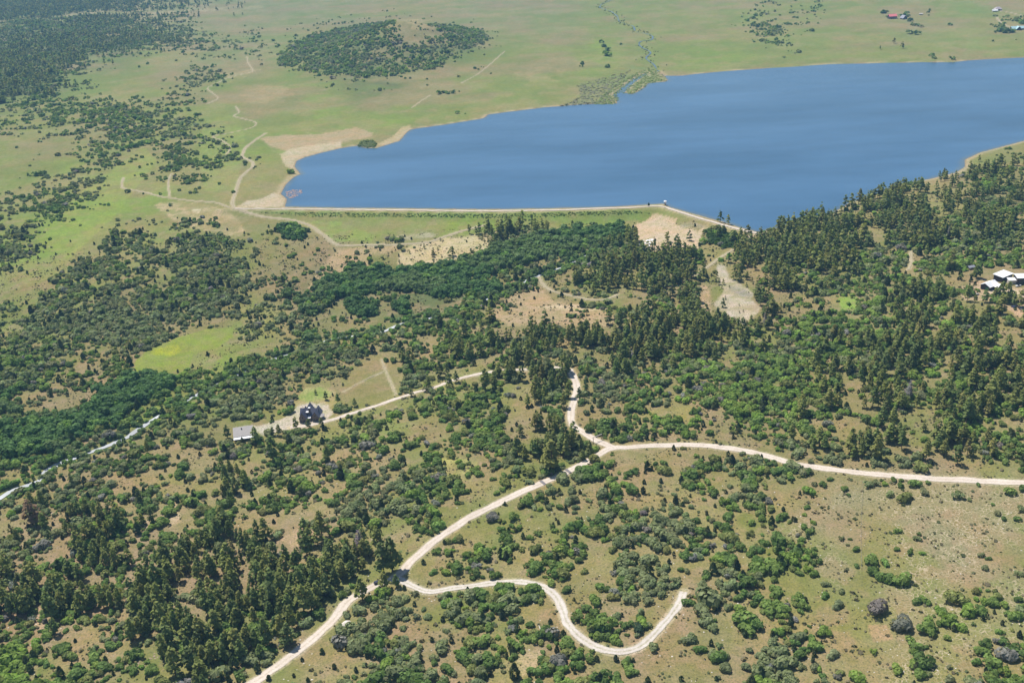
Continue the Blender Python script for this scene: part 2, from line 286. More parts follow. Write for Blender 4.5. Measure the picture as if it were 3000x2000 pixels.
def spline(pts, step):
    p = np.asarray(pts, float)[:, :2]
    q = np.vstack([2 * p[0] - p[1], p, 2 * p[-1] - p[-2]]); out = []
    for i in range(1, len(q) - 2):
        L = np.hypot(*(q[i + 1] - q[i])); n = max(1, int(L / step))
        t = (np.arange(n) / n)[:, None]
        out.append(.5 * ((2 * q[i]) + (-q[i - 1] + q[i + 1]) * t + (2 * q[i - 1] - 5 * q[i] + 4 * q[i + 1] - q[i + 2]) * t ** 2 + (-q[i - 1] + 3 * q[i] - 3 * q[i + 1] + q[i + 2]) * t ** 3))
    out.append(p[-1:])
    return np.vstack(out)
roadW = {}
for k, (wd, pts) in ROADS.items():
    roadW[k] = spline(on_ground(*np.array(pts, float).T), 2.5)
creekW = spline(on_ground(*np.array(CREEK, float).T), 3.0)
inflowW = spline(on_ground(*np.array(INFLOW, float).T), 4.0)
RD = np.full(X.shape, 12.0)
for k, (wd, _) in ROADS.items():
    RD = np.minimum(RD, polydist(X, Y, roadW[k], 12.0) - wd / 2)
CD = np.minimum(polydist(X, Y, creekW, 14.0), polydist(X, Y, inflowW, 14.0))
bed = (1 - sstep(2.0, 7.0, CD)) * 1.2 * (sd > 2)
H = H - bed

# ------------------------------------------------------------------ ground colour (what the ground IS: grass, dry grass, soil, sand)
Pg = np.stack([X.ravel(), Y.ravel(), H.ravel()], 1)
U, V, Zd = proj(Pg)
wob = 34 * np.clip(900 / Zd, .15, 1.2)
Uw = U + (fbm(X, Y, 40, 2).ravel() - .5) * 2.2 * wob; Vw = V + (fbm(X, Y, 40, 6).ravel() - .5) * 1.4 * wob
garr = np.array([[GC[c] for c in (r + 'o' * 30)[:30]] for r in G])
COL = lookup(garr, Uw, Vw, 100.0)
n1 = fbm(X, Y, 55, 8).ravel(); n2 = fbm(X, Y, 13, 9).ravel(); n3 = fbm(X, Y, 160, 10).ravel()
soil = np.array([.30, .213, .140]); grn = np.array([.165, .190, .055]); dry = np.array([.30, .245, .115])
def mix(c, tgt, f): return c + (np.asarray(tgt)[None] - c) * f[:, None]
up = sstep(900, 300, V)
f1 = fbm(X, Y, 150, 6, 5).ravel(); f2 = fbm(X, Y, 45, 3, 4).ravel()
COL = mix(COL, grn, (.75 * sstep(.46, .66, n1) * (1 - .3 * up)))
COL = mix(COL, dry, .5 * sstep(.50, .30, n3))
COL = mix(COL, soil, .55 * sstep(.50, .68, n2) * (1 - .8 * up))
COL = mix(COL, soil, .35 * sstep(.58, .7, fbm(X, Y, 90, 11).ravel()))
COL = mix(COL, (.27, .205, .125), up * .6 * sstep(.52, .68, f1))
COL = mix(COL, (.15, .21, .05), up * .5 * sstep(.46, .30, f1))
COL = mix(COL, (.32, .26, .15), up * .35 * sstep(.56, .70, f2)); COL = mix(COL, (.15, .19, .06), up * .35 * sstep(.44, .32, f2))
fz_ = sstep(380, 260, V); jit = (fbm(X, Y, 9, 4).ravel() - .5) * 14 * np.clip(1000 / Zd, .2, 1.1) + fz_ * (fbm(X, Y, 70, 4, 4).ravel() - .5) * 110
jit2 = (fbm(X, Y, 9, 7).ravel() - .5) * 10 * np.clip(1000 / Zd, .2, 1.1) + fz_ * (fbm(X, Y, 70, 7, 4).ravel() - .5) * 34
rg = sstep(.36, .60, fbm(X, Y, 11, 6, 4).ravel()); rg2 = sstep(.36, .60, fbm(X, Y, 34, 2, 4).ravel()); rg = rg * (1 - fz_) + rg2 * fz_
for ip, (poly, c, st) in enumerate(PATCHES):
    a = inpoly(U + jit, V + jit2, poly); b = inpoly(U + jit2 * 1.6, V - jit, poly); c3 = inpoly(U, V, poly)
    f = (a * .45 + b * .3 + c3 * .25 * (1 - fz_) + .25 * fz_ * a) * st * (1 - .35 * fz_)
    if ip in (4, 5): f = f * (.6 + .45 * rg)
    elif ip in (11, 12, 13): f = f * (.55 + .5 * rg)
    elif ip not in (0, 7, 8, 9, 10, 14, 16, 18, 19, 20, 21, 22, 23): f = f * (.35 + .75 * rg)
    COL = mix(COL, c, np.clip(f, 0, 1))
sdr = sd.ravel(); nb = fbm(X, Y, 60, 3).ravel()
beach = (sdr > -3) & (sdr < 90)
COL = mix(COL, (.44, .35, .25), np.where(beach, 1 - sstep(2, 6 + 11 * nb, sdr), 0) * .85)
COL = mix(COL, (.24, .16, .11), np.where(beach, 1 - sstep(.5, 2.2, sdr), 0) * .7)
ddr = dd.ravel()
COL = mix(COL, (.42, .34, .22), (1 - sstep(3, 5.5, ddr)) * .8)
COL = mix(COL, (.50, .42, .32), (1 - sstep(0.2, 1.8, RD.ravel())) * .75)
COL = mix(COL, (.20, .24, .07), (1 - sstep(3, 13, CD.ravel())) * .6)
DENS = np.zeros(len(U))
COL = COL * (.98 * np.array([1.0, 1.02, .98]))[None] ** 1.0; COL = np.clip(COL, .01, .8)
CRACK = lookup(np.array([[1.0 if c == 'r' else 0 for c in (r + 'o' * 30)[:30]] for r in G]), Uw, Vw, 100.0)

def mesh_from(name, verts, quads, colr=None, smooth=False, extra=None):
    me = bpy.data.meshes.new(name)
    verts = np.ascontiguousarray(verts, np.float32); quads = np.ascontiguousarray(quads, np.int32)
    k = quads.shape[1]
    me.vertices.add(len(verts)); me.vertices.foreach_set('co', verts.ravel())
    me.loops.add(quads.size); me.loops.foreach_set('vertex_index', quads.ravel())
    me.polygons.add(len(quads)); me.polygons.foreach_set('loop_start', np.arange(0, quads.size, k, dtype=np.int32))
    if smooth: me.polygons.foreach_set('use_smooth', np.ones(len(quads), bool))
    if colr is not None:
        a = me.color_attributes.new('Col', 'FLOAT_COLOR', 'POINT')
        a.data.foreach_set('color', np.ascontiguousarray(np.hstack([colr, np.ones((len(colr), 1))]), np.float32).ravel())
    if extra:
        for nm, arr in extra.items():
            a = me.attributes.new(nm, 'FLOAT', 'POINT'); a.data.foreach_set('value', np.ascontiguousarray(arr, np.float32))
    me.update(calc_edges=True)
    return me
def grid_faces(nr, nc):
    i = np.arange(nr * nc).reshape(nr, nc)
    return np.stack([i[:-1, :-1], i[:-1, 1:], i[1:, 1:], i[1:, :-1]], -1).reshape(-1, 4)

# ------------------------------------------------------------------ materials
def newmat(name):
    m = bpy.data.materials.new(name); m.use_nodes = True; t = m.node_tree
    return m, t, t.nodes, t.links, t.nodes['Principled BSDF']
def nz(N, L, vec, scale, detail=3, rough=.55):
    n = N.new('ShaderNodeTexNoise'); n.inputs['Scale'].default_value = scale; n.inputs['Detail'].default_value = detail; n.inputs['Roughness'].default_value = rough
    L.new(vec, n.inputs['Vector']); return n.outputs['Fac']
def ramp(N, L, fac, a, b, va=0.0, vb=1.0):
    n = N.new('ShaderNodeMapRange'); n.inputs[1].default_value = a; n.inputs[2].default_value = b; n.inputs[3].default_value = va; n.inputs[4].default_value = vb
    L.new(fac, n.inputs[0]); return n.outputs[0]
def mul(N, L, a, b, op='MULTIPLY'):
    n = N.new('ShaderNodeMath'); n.operation = op; L.new(a, n.inputs[0])
    if isinstance(b, (int, float)): n.inputs[1].default_value = b
    else: L.new(b, n.inputs[1])
    return n.outputs[0]
def mixc(N, L, f, a, b, mode='MIX'):
    n = N.new('ShaderNodeMix'); n.data_type = 'RGBA'; n.blend_type = mode
    if isinstance(f, (int, float)): n.inputs[0].default_value = f
    else: L.new(f, n.inputs[0])
    for s, i in ((a, 6), (b, 7)):
        if isinstance(s, tuple): n.inputs[i].default_value = (*s, 1)
        else: L.new(s, n.inputs[i])
    return n.outputs[2]

def ground_material():
    m, t, N, L, B = newmat('ground')
    g = N.new('ShaderNodeNewGeometry').outputs['Position']
    at = N.new('ShaderNodeAttribute'); at.attribute_name = 'Col'
    cr = N.new('ShaderNodeAttribute'); cr.attribute_name = 'crack'
    c = at.outputs['Color']
    a = nz(N, L, g, .9, 4, .65); b = nz(N, L, g, .16, 4, .6); d = nz(N, L, g, 2.4, 2, .6); e = nz(N, L, g, .035, 3)
    c = mixc(N, L, ramp(N, L, b, .38, .68), c, mixc(N, L, 1.0, c, (.76, .84, .62), 'MULTIPLY'))
    c = mixc(N, L, ramp(N, L, e, .40, .65, 0, .8), c, mixc(N, L, 1.0, c, (1.12, .98, .92), 'MULTIPLY'))
    tus = mul(N, L, ramp(N, L, a, .52, .64), .8)
    c = mixc(N, L, tus, c, (.105, .115, .045))
    c = mixc(N, L, mul(N, L, ramp(N, L, a, .45, .30), .75), c, mixc(N, L, 1.0, c, (1.5, 1.42, 1.3), 'MULTIPLY'))
    c = mixc(N, L, mul(N, L, ramp(N, L, d, .56, .7), .4), c, (.12, .12, .06))
    vo = N.new('ShaderNodeTexVoronoi'); vo.feature = 'DISTANCE_TO_EDGE'; vo.inputs['Scale'].default_value = .42
    wv = N.new('ShaderNodeVectorMath'); wv.operation = 'ADD'; L.new(g, wv.inputs[0])
    nn = N.new('ShaderNodeTexNoise'); nn.inputs['Scale'].default_value = .5; L.new(g, nn.inputs['Vector'])
    sc_ = N.new('ShaderNodeVectorMath'); sc_.operation = 'SCALE'; sc_.inputs['Scale'].default_value = 2.2; L.new(nn.outputs['Color'], sc_.inputs[0]); L.new(sc_.outputs[0], wv.inputs[1])
    L.new(wv.outputs[0], vo.inputs['Vector'])
    ck = mul(N, L, ramp(N, L, vo.outputs['Distance'], .10, .02), mul(N, L, cr.outputs['Fac'], ramp(N, L, b, .40, .6)))
    c = mixc(N, L, mul(N, L, ck, .8), c, (.50, .40, .28))
    L.new(c, B.inputs['Base Color']); B.inputs['Roughness'].default_value = 1; B.inputs['Specular IOR Level'].default_value = .1
    bp = N.new('ShaderNodeBump'); bp.inputs['Strength'].default_value = .5; bp.inputs['Distance'].default_value = .5
    L.new(a, bp.inputs['Height']); L.new(bp.outputs[0], B.inputs['Normal'])
    return m
MG = ground_material()
def plain(name, colr, rough=.8, var=.15, scale=1.5, spec=.3, metal=0, stripes=None):
    m, t, N, L, B = newmat(name)
    g = N.new('ShaderNodeTexCoord').outputs['Object']
    n = nz(N, L, g, scale, 4)
    c = mixc(N, L, ramp(N, L, n, .3, .7), tuple(x * (1 - var) for x in colr), tuple(min(1, x * (1 + var)) for x in colr))
    if stripes:
        wv = N.new('ShaderNodeTexWave'); wv.bands_direction = 'X'; wv.inputs['Scale'].default_value = stripes; L.new(g, wv.inputs['Vector'])
        c = mixc(N, L, mul(N, L, ramp(N, L, wv.outputs['Fac'], .8, 1.0), .35), c, tuple(x * .6 for x in colr))
    L.new(c, B.inputs['Base Color']); B.inputs['Roughness'].default_value = rough; B.inputs['Specular IOR Level'].default_value = spec; B.inputs['Metallic'].default_value = metal
    return m
def road_material(name, colr, crown=(.72, .68, .58), cs=.38):
    m, t, N, L, B = newmat(name)
    g = N.new('ShaderNodeNewGeometry').outputs['Position']
    at = N.new('ShaderNodeAttribute'); at.attribute_name = 'across'
    a = nz(N, L, g, .8, 4, .7); b = nz(N, L, g, .12, 3)
    c = mixc(N, L, ramp(N, L, a, .35, .7), colr, tuple(x * .80 for x in colr))
    c = mixc(N, L, ramp(N, L, b, .4, .65), c, mixc(N, L, 1.0, c, (.9, .88, .86), 'MULTIPLY'))
    # two wheel tracks of packed pale gravel, looser darker crown and edges
    f = at.outputs['Fac']
    ab = N.new('ShaderNodeMath'); ab.operation = 'ABSOLUTE'; L.new(f, ab.inputs[0])
    s = mul(N, L, mul(N, L, ab.outputs[0], -.5, 'ADD'), 1.0); s2 = N.new('ShaderNodeMath'); s2.operation = 'ABSOLUTE'; L.new(s, s2.inputs[0])
    c = mixc(N, L, mul(N, L, mul(N, L, ramp(N, L, s2.outputs[0], .16, .46), ramp(N, L, a, .30, .62)), min(1.0, cs * 1.7)), c, mixc(N, L, 1.0, c, crown, 'MULTIPLY'))
    L.new(c, B.inputs['Base Color']); B.inputs['Roughness'].default_value = 1; B.inputs['Specular IOR Level'].default_value = .1
    return m
def water_material(name, base, rough, bscale, bstr):
    m, t, N, L, B = newmat(name)
    g = N.new('ShaderNodeNewGeometry').outputs['Position']
    big = nz(N, L, g, .004, 3, .5)
    mp = N.new('ShaderNodeMapping'); mp.inputs['Scale'].default_value = (.35, 1, 1); mp.inputs['Rotation'].default_value = (0, 0, .25); L.new(g, mp.inputs['Vector'])
    streak = nz(N, L, mp.outputs[0], .02, 4, .6)
    c = mixc(N, L, ramp(N, L, streak, .35, .7), base, tuple(x * (.86 if base[0] < .3 else .45) for x in base))
    if name == 'lake_water':
        sh = N.new('ShaderNodeAttribute'); sh.attribute_name = 'shore'
        wob = mul(N, L, nz(N, L, g, .05, 3), 10.0)
        c = mixc(N, L, ramp(N, L, mul(N, L, sh.outputs['Fac'], wob, 'SUBTRACT'), 4, -5, 0, .75), c, (.13, .15, .13))
        c = mixc(N, L, ramp(N, L, nz(N, L, mp.outputs[0], .006, 4), .38, .62), c, mixc(N, L, 1.0, c, (.68, .76, .78), 'MULTIPLY'))
    L.new(c, B.inputs['Base Color']); B.inputs['IOR'].default_value = 1.33
    L.new(ramp(N, L, big, .3, .7, rough - .06, rough + .10), B.inputs['Roughness'])
    bn = nz(N, L, mp.outputs[0], bscale, 3, .6)
    bp = N.new('ShaderNodeBump'); bp.inputs['Strength'].default_value = bstr; bp.inputs['Distance'].default_value = .35; L.new(bn, bp.inputs['Height']); L.new(bp.outputs[0], B.inputs['Normal'])
    return m
def foliage_material(name, rough=.75, trans=.36):
    m, t, N, L, B = newmat(name)
    at = N.new('ShaderNodeAttribute'); at.attribute_name = 'Col'
    B.inputs['Roughness'].default_value = rough; B.inputs['Specular IOR Level'].default_value = .15
    L.new(at.outputs['Color'], B.inputs['Base Color'])
    tr = N.new('ShaderNodeBsdfTranslucent'); L.new(mixc(N, L, 1.0, at.outputs['Color'], (1.2, 1.25, .6), 'MULTIPLY'), tr.inputs[0])
    mx = N.new('ShaderNodeMixShader'); mx.inputs[0].default_value = trans
    L.new(B.outputs[0], mx.inputs[1]); L.new(tr.outputs[0], mx.inputs[2]); L.new(mx.outputs[0], N['Material Output'].inputs[0])
    return m
M_FOL = foliage_material('foliage'); M_BARK = plain('bark', (.16, .11, .075), .9, .3, 3)
M_DEAD = plain('dead_wood', (.34, .30, .29), .9, .2, 2)
M_ROAD = road_material('gravel', (.65, .565, .48)); M_TRACK = road_material('dirt', (.44, .37, .25), (.5, .58, .35), .45); M_LANE = road_material('lane_gravel', (.62, .56, .50), (.60, .62, .42), .5)
M_LAKE = water_material('lake_water', (.062, .142, .25), .12, 1.1, .35)
M_CREEK = water_material('creek_water', (.62, .64, .66), .5, 2.5, 1); M_INFLOW = water_material('inflow_water', (.10, .15, .20), .3, 1.5, .6)

def finish(o, label=None, cat=None, group=None, kind=None, parent=None):
    if label: o['label'] = label
    if cat: o['category'] = cat
    if group: o['group'] = group
    if kind: o['kind'] = kind
    if parent: o.parent = parent
    if o.name not in col.objects: col.objects.link(o)
    return o
def obj(name, me, mat=None, **k):
    o = bpy.data.objects.new(name, me)
    if mat and not me.materials: me.materials.append(mat)
    return finish(o, **k)

gm = mesh_from('ground', Pg, grid_faces(NR, NC), COL, True, {'crack': CRACK})
obj('ground', gm, MG, kind='structure')
# water sheet at height 0, cut a little into the shore
_f = grid_faces(NR, NC); _m = (sd.ravel() < 1.6)[_f].any(1); _f = _f[_m]; _u, _inv = np.unique(_f, return_inverse=True)
_p = Pg[_u].copy(); _p[:, 2] = 0
import bmesh
obj('water', mesh_from('water', _p, _inv.reshape(-1, 4), None, True, {'shore': np.clip(-sd.ravel()[_u], 0, 90)}), M_LAKE, kind='structure')

def ribbon(name, pts, width, mat, lift, jitter=.6, kind='structure', wfun=None):
    p = pts; d = np.gradient(p, axis=0); d /= np.linalg.norm(d, axis=1)[:, None] + 1e-9
    n = np.stack([-d[:, 1], d[:, 0]], 1); k = 7; s = np.linspace(-1, 1, k)
    jl = (fbm(p[:, 0], p[:, 1], 7, 3, 3) - .5) * 3 * jitter; jr = (fbm(p[:, 0], p[:, 1], 7, 8, 3) - .5) * 3 * jitter
    rows = []
    for i, q in enumerate(s):
        hwid = width / 2 * (1 if wfun is None else wfun)
        off = q * hwid + (jr if q > 0 else jl) * abs(q)
        xy = p + n * (np.atleast_1d(off)[:, None])
        z = gz(xy[:, 0], xy[:, 1]) + lift - .10 * lift * q * q
        rows.append(np.column_stack([xy, z]))
    Vv = np.stack(rows, 1).reshape(-1, 3)
    f = grid_faces(len(p), k)[:, ::-1]
    me = mesh_from(name, Vv, f, None, True, {'across': np.tile(s, len(p))})
    return obj(name, me, mat, kind=kind)
nm = {'main': 'gravel_road', 'north': 'gravel_road', 'loop': 'gravel_road', 'drive': 'gravel_driveway', 'crest': 'dam_road', 'spur': 'gravel_road', 'farm_lane': 'gravel_road', 'house_lane': 'gravel_road', 'field_line': 'footpath', 'field_path': 'footpath', 'meadow_path': 'footpath', 'plain_path': 'footpath', 'ridge_path': 'footpath'}
for i, (k, (wd, _)) in enumerate(ROADS.items()):
    ribbon(nm.get(k, 'dirt_track'), roadW[k], wd, M_LANE if k == 'loop' else M_ROAD if k in ('main', 'north', 'loop', 'drive', 'crest') else M_TRACK, (.16 if k != 'crest' else .35) + .012 * i)
_cu = proj(np.column_stack([creekW, gz(creekW[:, 0], creekW[:, 1])]))[0]
wv = .5 + .7 * vnoise(creekW[:, 0], creekW[:, 1], 26, 2) + .35 * sstep(420, 250, _cu)
ribbon('stream', creekW, 4.2, M_CREEK, .5, .8, wfun=wv)
wv = .15 + 1.2 * vnoise(inflowW[:, 0], inflowW[:, 1], 30, 4)
ribbon('stream', inflowW, 3.4, M_INFLOW, .5, 1.0, wfun=wv)

# ------------------------------------------------------------------ vegetation templates (leaf clumps)
def quads_from(pos, nrm, size, r):
    nrm = nrm / (np.linalg.norm(nrm, axis=1)[:, None] + 1e-9)
    a = r.normal(size=nrm.shape); t = np.cross(nrm, a); t /= np.linalg.norm(t, axis=1)[:, None] + 1e-9
    b = np.cross(nrm, t); s = size[:, None] * .5; e = s * r.uniform(.7, 1.2, (len(pos), 1))
    return np.stack([pos - t * s - b * e * .9, pos + t * s * .8 - b * e, pos + t * s + b * e * .8, pos - t * s * .9 + b * e], 1)
def t_shrub(n, r, tall=1.0, lob=5):
    c = np.column_stack([r.uniform(-.55, .55, lob), r.uniform(-.55, .55, lob), r.uniform(.25, .62, lob) * tall]); c[0] = (0, 0, .5 * tall)
    R = r.uniform(.34, .58, lob)
    k = r.choice(lob, n, p=R ** 2 / np.sum(R ** 2))
    d = r.normal(size=(n, 3)); d[:, 2] = np.where(d[:, 2] < -.5, -d[:, 2], d[:, 2]); d /= np.linalg.norm(d, axis=1)[:, None]
    for _ in range(3):                 # leaves sit on the outside of the lobes, not inside a neighbouring one
        rr = R[k][:, None] * r.uniform(.86, 1.06, (n, 1))
        p = c[k] + d * rr * np.array([1, 1, .9])
        ins = (np.linalg.norm((p[:, None] - c[None]) / np.array([1, 1, .9]), axis=2) < R[None] * .82).any(1)
        if not ins.any(): break
        m_ = int(ins.sum()); k[ins] = r.choice(lob, m_, p=R ** 2 / np.sum(R ** 2)); e_ = r.normal(size=(m_, 3)); e_[:, 2] = np.abs(e_[:, 2]) - .3; d[ins] = e_ / np.linalg.norm(e_, axis=1)[:, None]
    p[:, 2] = np.maximum(p[:, 2], .06)
    q = quads_from(p, d + r.normal(size=(n, 3)) * .30 + np.array([0, 0, .25]), r.uniform(.75, 1.25, n) * 3.35 / math.sqrt(n) * (1 + .1 * tall), r)
    lum = r.uniform(.72, 1.25, n) * (0.9 + .2 * r.random(lob)[k])
    return q, lum
def t_pine(n, r):
    m = max(9, n // 9); t = np.linspace(.24, .985, m) + r.normal(size=m) * .012
    prof = .235 * np.clip((1.04 - t) * 1.7, 0, 1) ** .7 * np.clip((t - .10) * 4, .4, 1)
    az = np.cumsum(r.uniform(1.6, 3.0, m)); L = prof * r.uniform(.6, 1.2, m)
    k = r.choice(m, n, p=(L + .02) / np.sum(L + .02)); s = r.uniform(.15, 1.0, n) ** .5
    a = az[k] + r.normal(size=n) * .35
    rad_ = L[k] * s
    p = np.column_stack([np.cos(a) * rad_, np.sin(a) * rad_, t[k] - .20 * rad_ + r.normal(size=n) * .012])
    out = np.column_stack([np.cos(a), np.sin(a), np.zeros(n)])
    q = quads_from(p, out * .6 + np.array([0, 0, .8]) + r.normal(size=(n, 3)) * .33, r.uniform(.7, 1.3, n) * 1.2 / math.sqrt(n), r)
    return q, r.uniform(.68, 1.28, n)
def t_cone(n, r):      # juniper: narrow egg
    t = r.random(n) ** .8; prof = .42 * np.sin(np.clip(t * .92 + .10, 0, 1) * math.pi) ** .6 * (1 - .45 * t)
    a = r.uniform(0, 2 * math.pi, n); p = np.column_stack([np.cos(a) * prof, np.sin(a) * prof, t * 1.0 + .05])
    out = np.column_stack([np.cos(a), np.sin(a), .5 * np.ones(n)])
    q = quads_from(p, out + r.normal(size=(n, 3)) * .5, r.uniform(.75, 1.25, n) * 2.3 / math.sqrt(n), r)
    return q, r.uniform(.7, 1.25, n)
def t_snag(n, r):      # dead tree: thin bare branches as narrow slivers
    t = r.uniform(.25, .98, n); a = r.uniform(0, 6.28, n); L = .14 * (1.05 - t) + .03
    d = np.column_stack([np.cos(a), np.sin(a), r.uniform(.1, .5, n)]); base = np.column_stack([np.zeros(n), np.zeros(n), t])
    sd_ = np.cross(d, [0, 0, 1.0]); sd_ /= np.linalg.norm(sd_, axis=1)[:, None]; wdt = .006
    tip = base + d * L[:, None]
    q = np.stack([base - sd_ * wdt, base + sd_ * wdt, tip + sd_ * wdt * .5 + np.array([0, 0, .012]), tip - sd_ * wdt * .5], 1)
    return q, r.uniform(.8, 1.2, n)
def trunk_verts(h=.9, r0=.02, k=6):
    a = np.arange(k) * 2 * math.pi / k; ring = np.column_stack([np.cos(a), np.sin(a)])
    v = np.vstack([np.column_stack([ring * r0, np.full(k, -.03)]), np.column_stack([ring * r0 * .75, np.full(k, h * .5)]), np.column_stack([ring * r0 * .15, np.full(k, h)])])
    f = []
    for j in range(2):
        for i in range(k): f.append((j * k + i, j * k + (i + 1) % k, (j + 1) * k + (i + 1) % k, (j + 1) * k + i))
    return v, np.array(f)
KINDS = {
 'pine_tree': dict(f=t_pine, n=(230, 90, 26), tints=[(.235,.262,.075),(.180,.230,.070),(.280,.285,.085),(.155,.195,.066)]),
 'oak_shrub': dict(f=t_shrub, n=(130, 52, 18), tints=[(.205,.290,.072),(.250,.285,.130),(.245,.350,.070),(.150,.230,.060),(.245,.270,.085),(.275,.265,.230)]),
 'broadleaf_tree': dict(f=lambda n, r: t_shrub(n, r, 1.35, 7), n=(170, 80, 26), tints=[(.120,.215,.062),(.165,.240,.085),(.200,.320,.075),(.105,.190,.060)]),
 'juniper': dict(f=t_cone, n=(70, 30, 12), tints=[(.090,.125,.052),(.125,.145,.062),(.075,.098,.050)]),
}
NV = 7
TPL = {}
for kd, D in KINDS.items():
    for lod in range(3):
        for v_ in range(NV):
            TPL[kd, lod, v_] = D['f'](D['n'][lod], np.random.default_rng(hash((len(kd), lod, v_)) % 10000))

# ------------------------------------------------------------------ where plants stand
def candidates(space, ymin, ymax):
    ys = np.arange(ymin, ymax, space * .87); out = []
    for j, y in enumerate(ys):
        hx = 0.52 * (y * cp + CH * sp) * 1.04 + 12
        xs = np.arange(-hx, hx, space) + (j % 2) * space * .5
        out.append(np.column_stack([xs, np.full(len(xs), y)]))
    c = np.vstack(out); c += rng.uniform(-.42, .42, c.shape) * space
    return c
pct = lambda f: np.interp(f, np.quantile(f, np.linspace(0, 1, 101)), np.linspace(0, 1, 101))
NOTREE = [PATCHES[11][0], [(235,38),(300,34),(420,36),(560,28),(560,33),(440,45),(300,44),(160,56),(150,50)], PATCHES[0][0], PATCHES[4][0], PATCHES[14][0], PATCHES[16][0], [(640,1228),(770,1228),(775,1275),(740,1292),(640,1296)], [(855,1170),(985,1170),(985,1240),(855,1262)], [(2868,790),(3020,785),(3020,868),(2868,868)], [(2040,640),(1850,620),(1700,625),(1500,625),(1350,628),(1100,625),(700,625),(800,650),(960,690),(1300,668),(1500,655),(1800,655),(1860,650)],
          [(1115,1040),(1165,1060),(1175,1150),(1110,1180),(1030,1190),(1000,1180),(1005,1130),(1060,1060)], [(2590,20),(2700,20),(2700,70),(2590,70)], [(2890,10),(3020,10),(3020,45),(2890,45)], [(2945,65),(3020,65),(3020,92),(2945,92)]]
def usable(c, r0, hand=False):
    z = gz(c[:, 0], c[:, 1]); u, v, d = proj(np.column_stack([c, z]))
    ok = (u > -70) & (u < 3070) & (v > -25) & (v < 2110)
    ok &= grid_at(sd, c[:, 0], c[:, 1]) > 3.0
    ok &= grid_at(RD, c[:, 0], c[:, 1]) > r0
    ok &= grid_at(CD, c[:, 0], c[:, 1]) > np.where((v > 1200) & ((u < 155) | ((u > 265) & (u < 375)) | ((u > 430) & (u < 465))), 5.0, 2.4)
    ok &= grid_at(dd, c[:, 0], c[:, 1]) > 9
    for p in NOTREE: ok &= ~inpoly(u, v, p)
    return ok, z, u, v, d
HILLP = [(815,190),(830,150),(900,112),(980,88),(1060,74),(1140,62),(1160,72),(1172,98),(1158,112),(1190,128),(1250,118),(1300,104),(1262,72),(1330,78),(1400,92),(1425,110),(1400,135),(1340,150),(1300,180),(1290,200),(1200,210),(1150,225),(1060,230),(1000,215),(940,225),(880,205)]
BELTS = [[(893,871),(950,838),(1000,808),(1042,782),(1110,785),(1162,807),(1157,837),(1106,854),(1025,869),(940,876)],
 [(1170,795),(1272,778),(1383,765),(1468,722),(1595,688),(1723,667),(1829,667),(1835,697),(1723,720),(1617,750),(1510,780),(1425,797),(1366,829),(1361,863),(1298,877),(1213,856),(1172,850)],
 [(264,1190),(340,1126),(425,1092),(523,1112),(489,1143),(383,1190),(361,1233),(276,1271),(213,1296),(128,1334),(-60,1345),(-60,1290),(77,1254),(170,1233)],
 [(1003,905),(1050,880),(1100,885),(1100,925),(1040,930)], [(1160,895),(1190,890),(1192,925),(1165,928)], [(815,668),(850,655),(905,665),(900,690),(880,708),(830,700)], [(1372,850),(1440,822),(1480,830),(1450,858),(1385,868)]]
OPEN = [[(1430,900),(1500,865),(1560,840),(1640,875),(1740,905),(1810,915),(1800,960),(1600,960),(1480,955)], [(1180,745),(1213,714),(1390,690),(1420,715),(1380,745),(1300,765),(1200,785)], [(2060,820),(2095,840),(2095,930),(2050,920),(2040,850)]]
THIN = [[(990,868),(1160,855),(1370,868),(1330,915),(1230,950),(1060,1000),(960,1010),(900,960)], [(560,930),(690,930),(880,900),(900,1000),(700,1060),(560,1090),(500,1100)], [(860,640),(1160,722),(1160,790),(1050,780),(940,820),(880,860),(840,760)]]
INST = {k: [] for k in KINDS}     # rows: x y z size height variant tint rot u v depth
def add(kd, x, y, z, s, h, tint, u, v, d):
    n = len(x)
    if n: INST[kd].append(np.column_stack([x, y, z, s, h, rng.integers(0, NV, n), tint, rng.uniform(0, 6.28, n), u, v, d]))
THICK = [[(700,870),(850,810),(1160,770),(1180,740),(1500,720),(1700,668),(1850,660),(1850,720),(1700,760),(1500,780),(1380,860),(1330,890),(1150,860),(1000,880),(880,900),(700,890)], [(0,1150),(250,1120),(480,1080),(470,1160),(380,1230),(200,1330),(0,1400)], [(800,650),(910,650),(900,720),(810,715)], [(700,930),(1000,880),(1300,900),(1150,960),(850,1020)]]
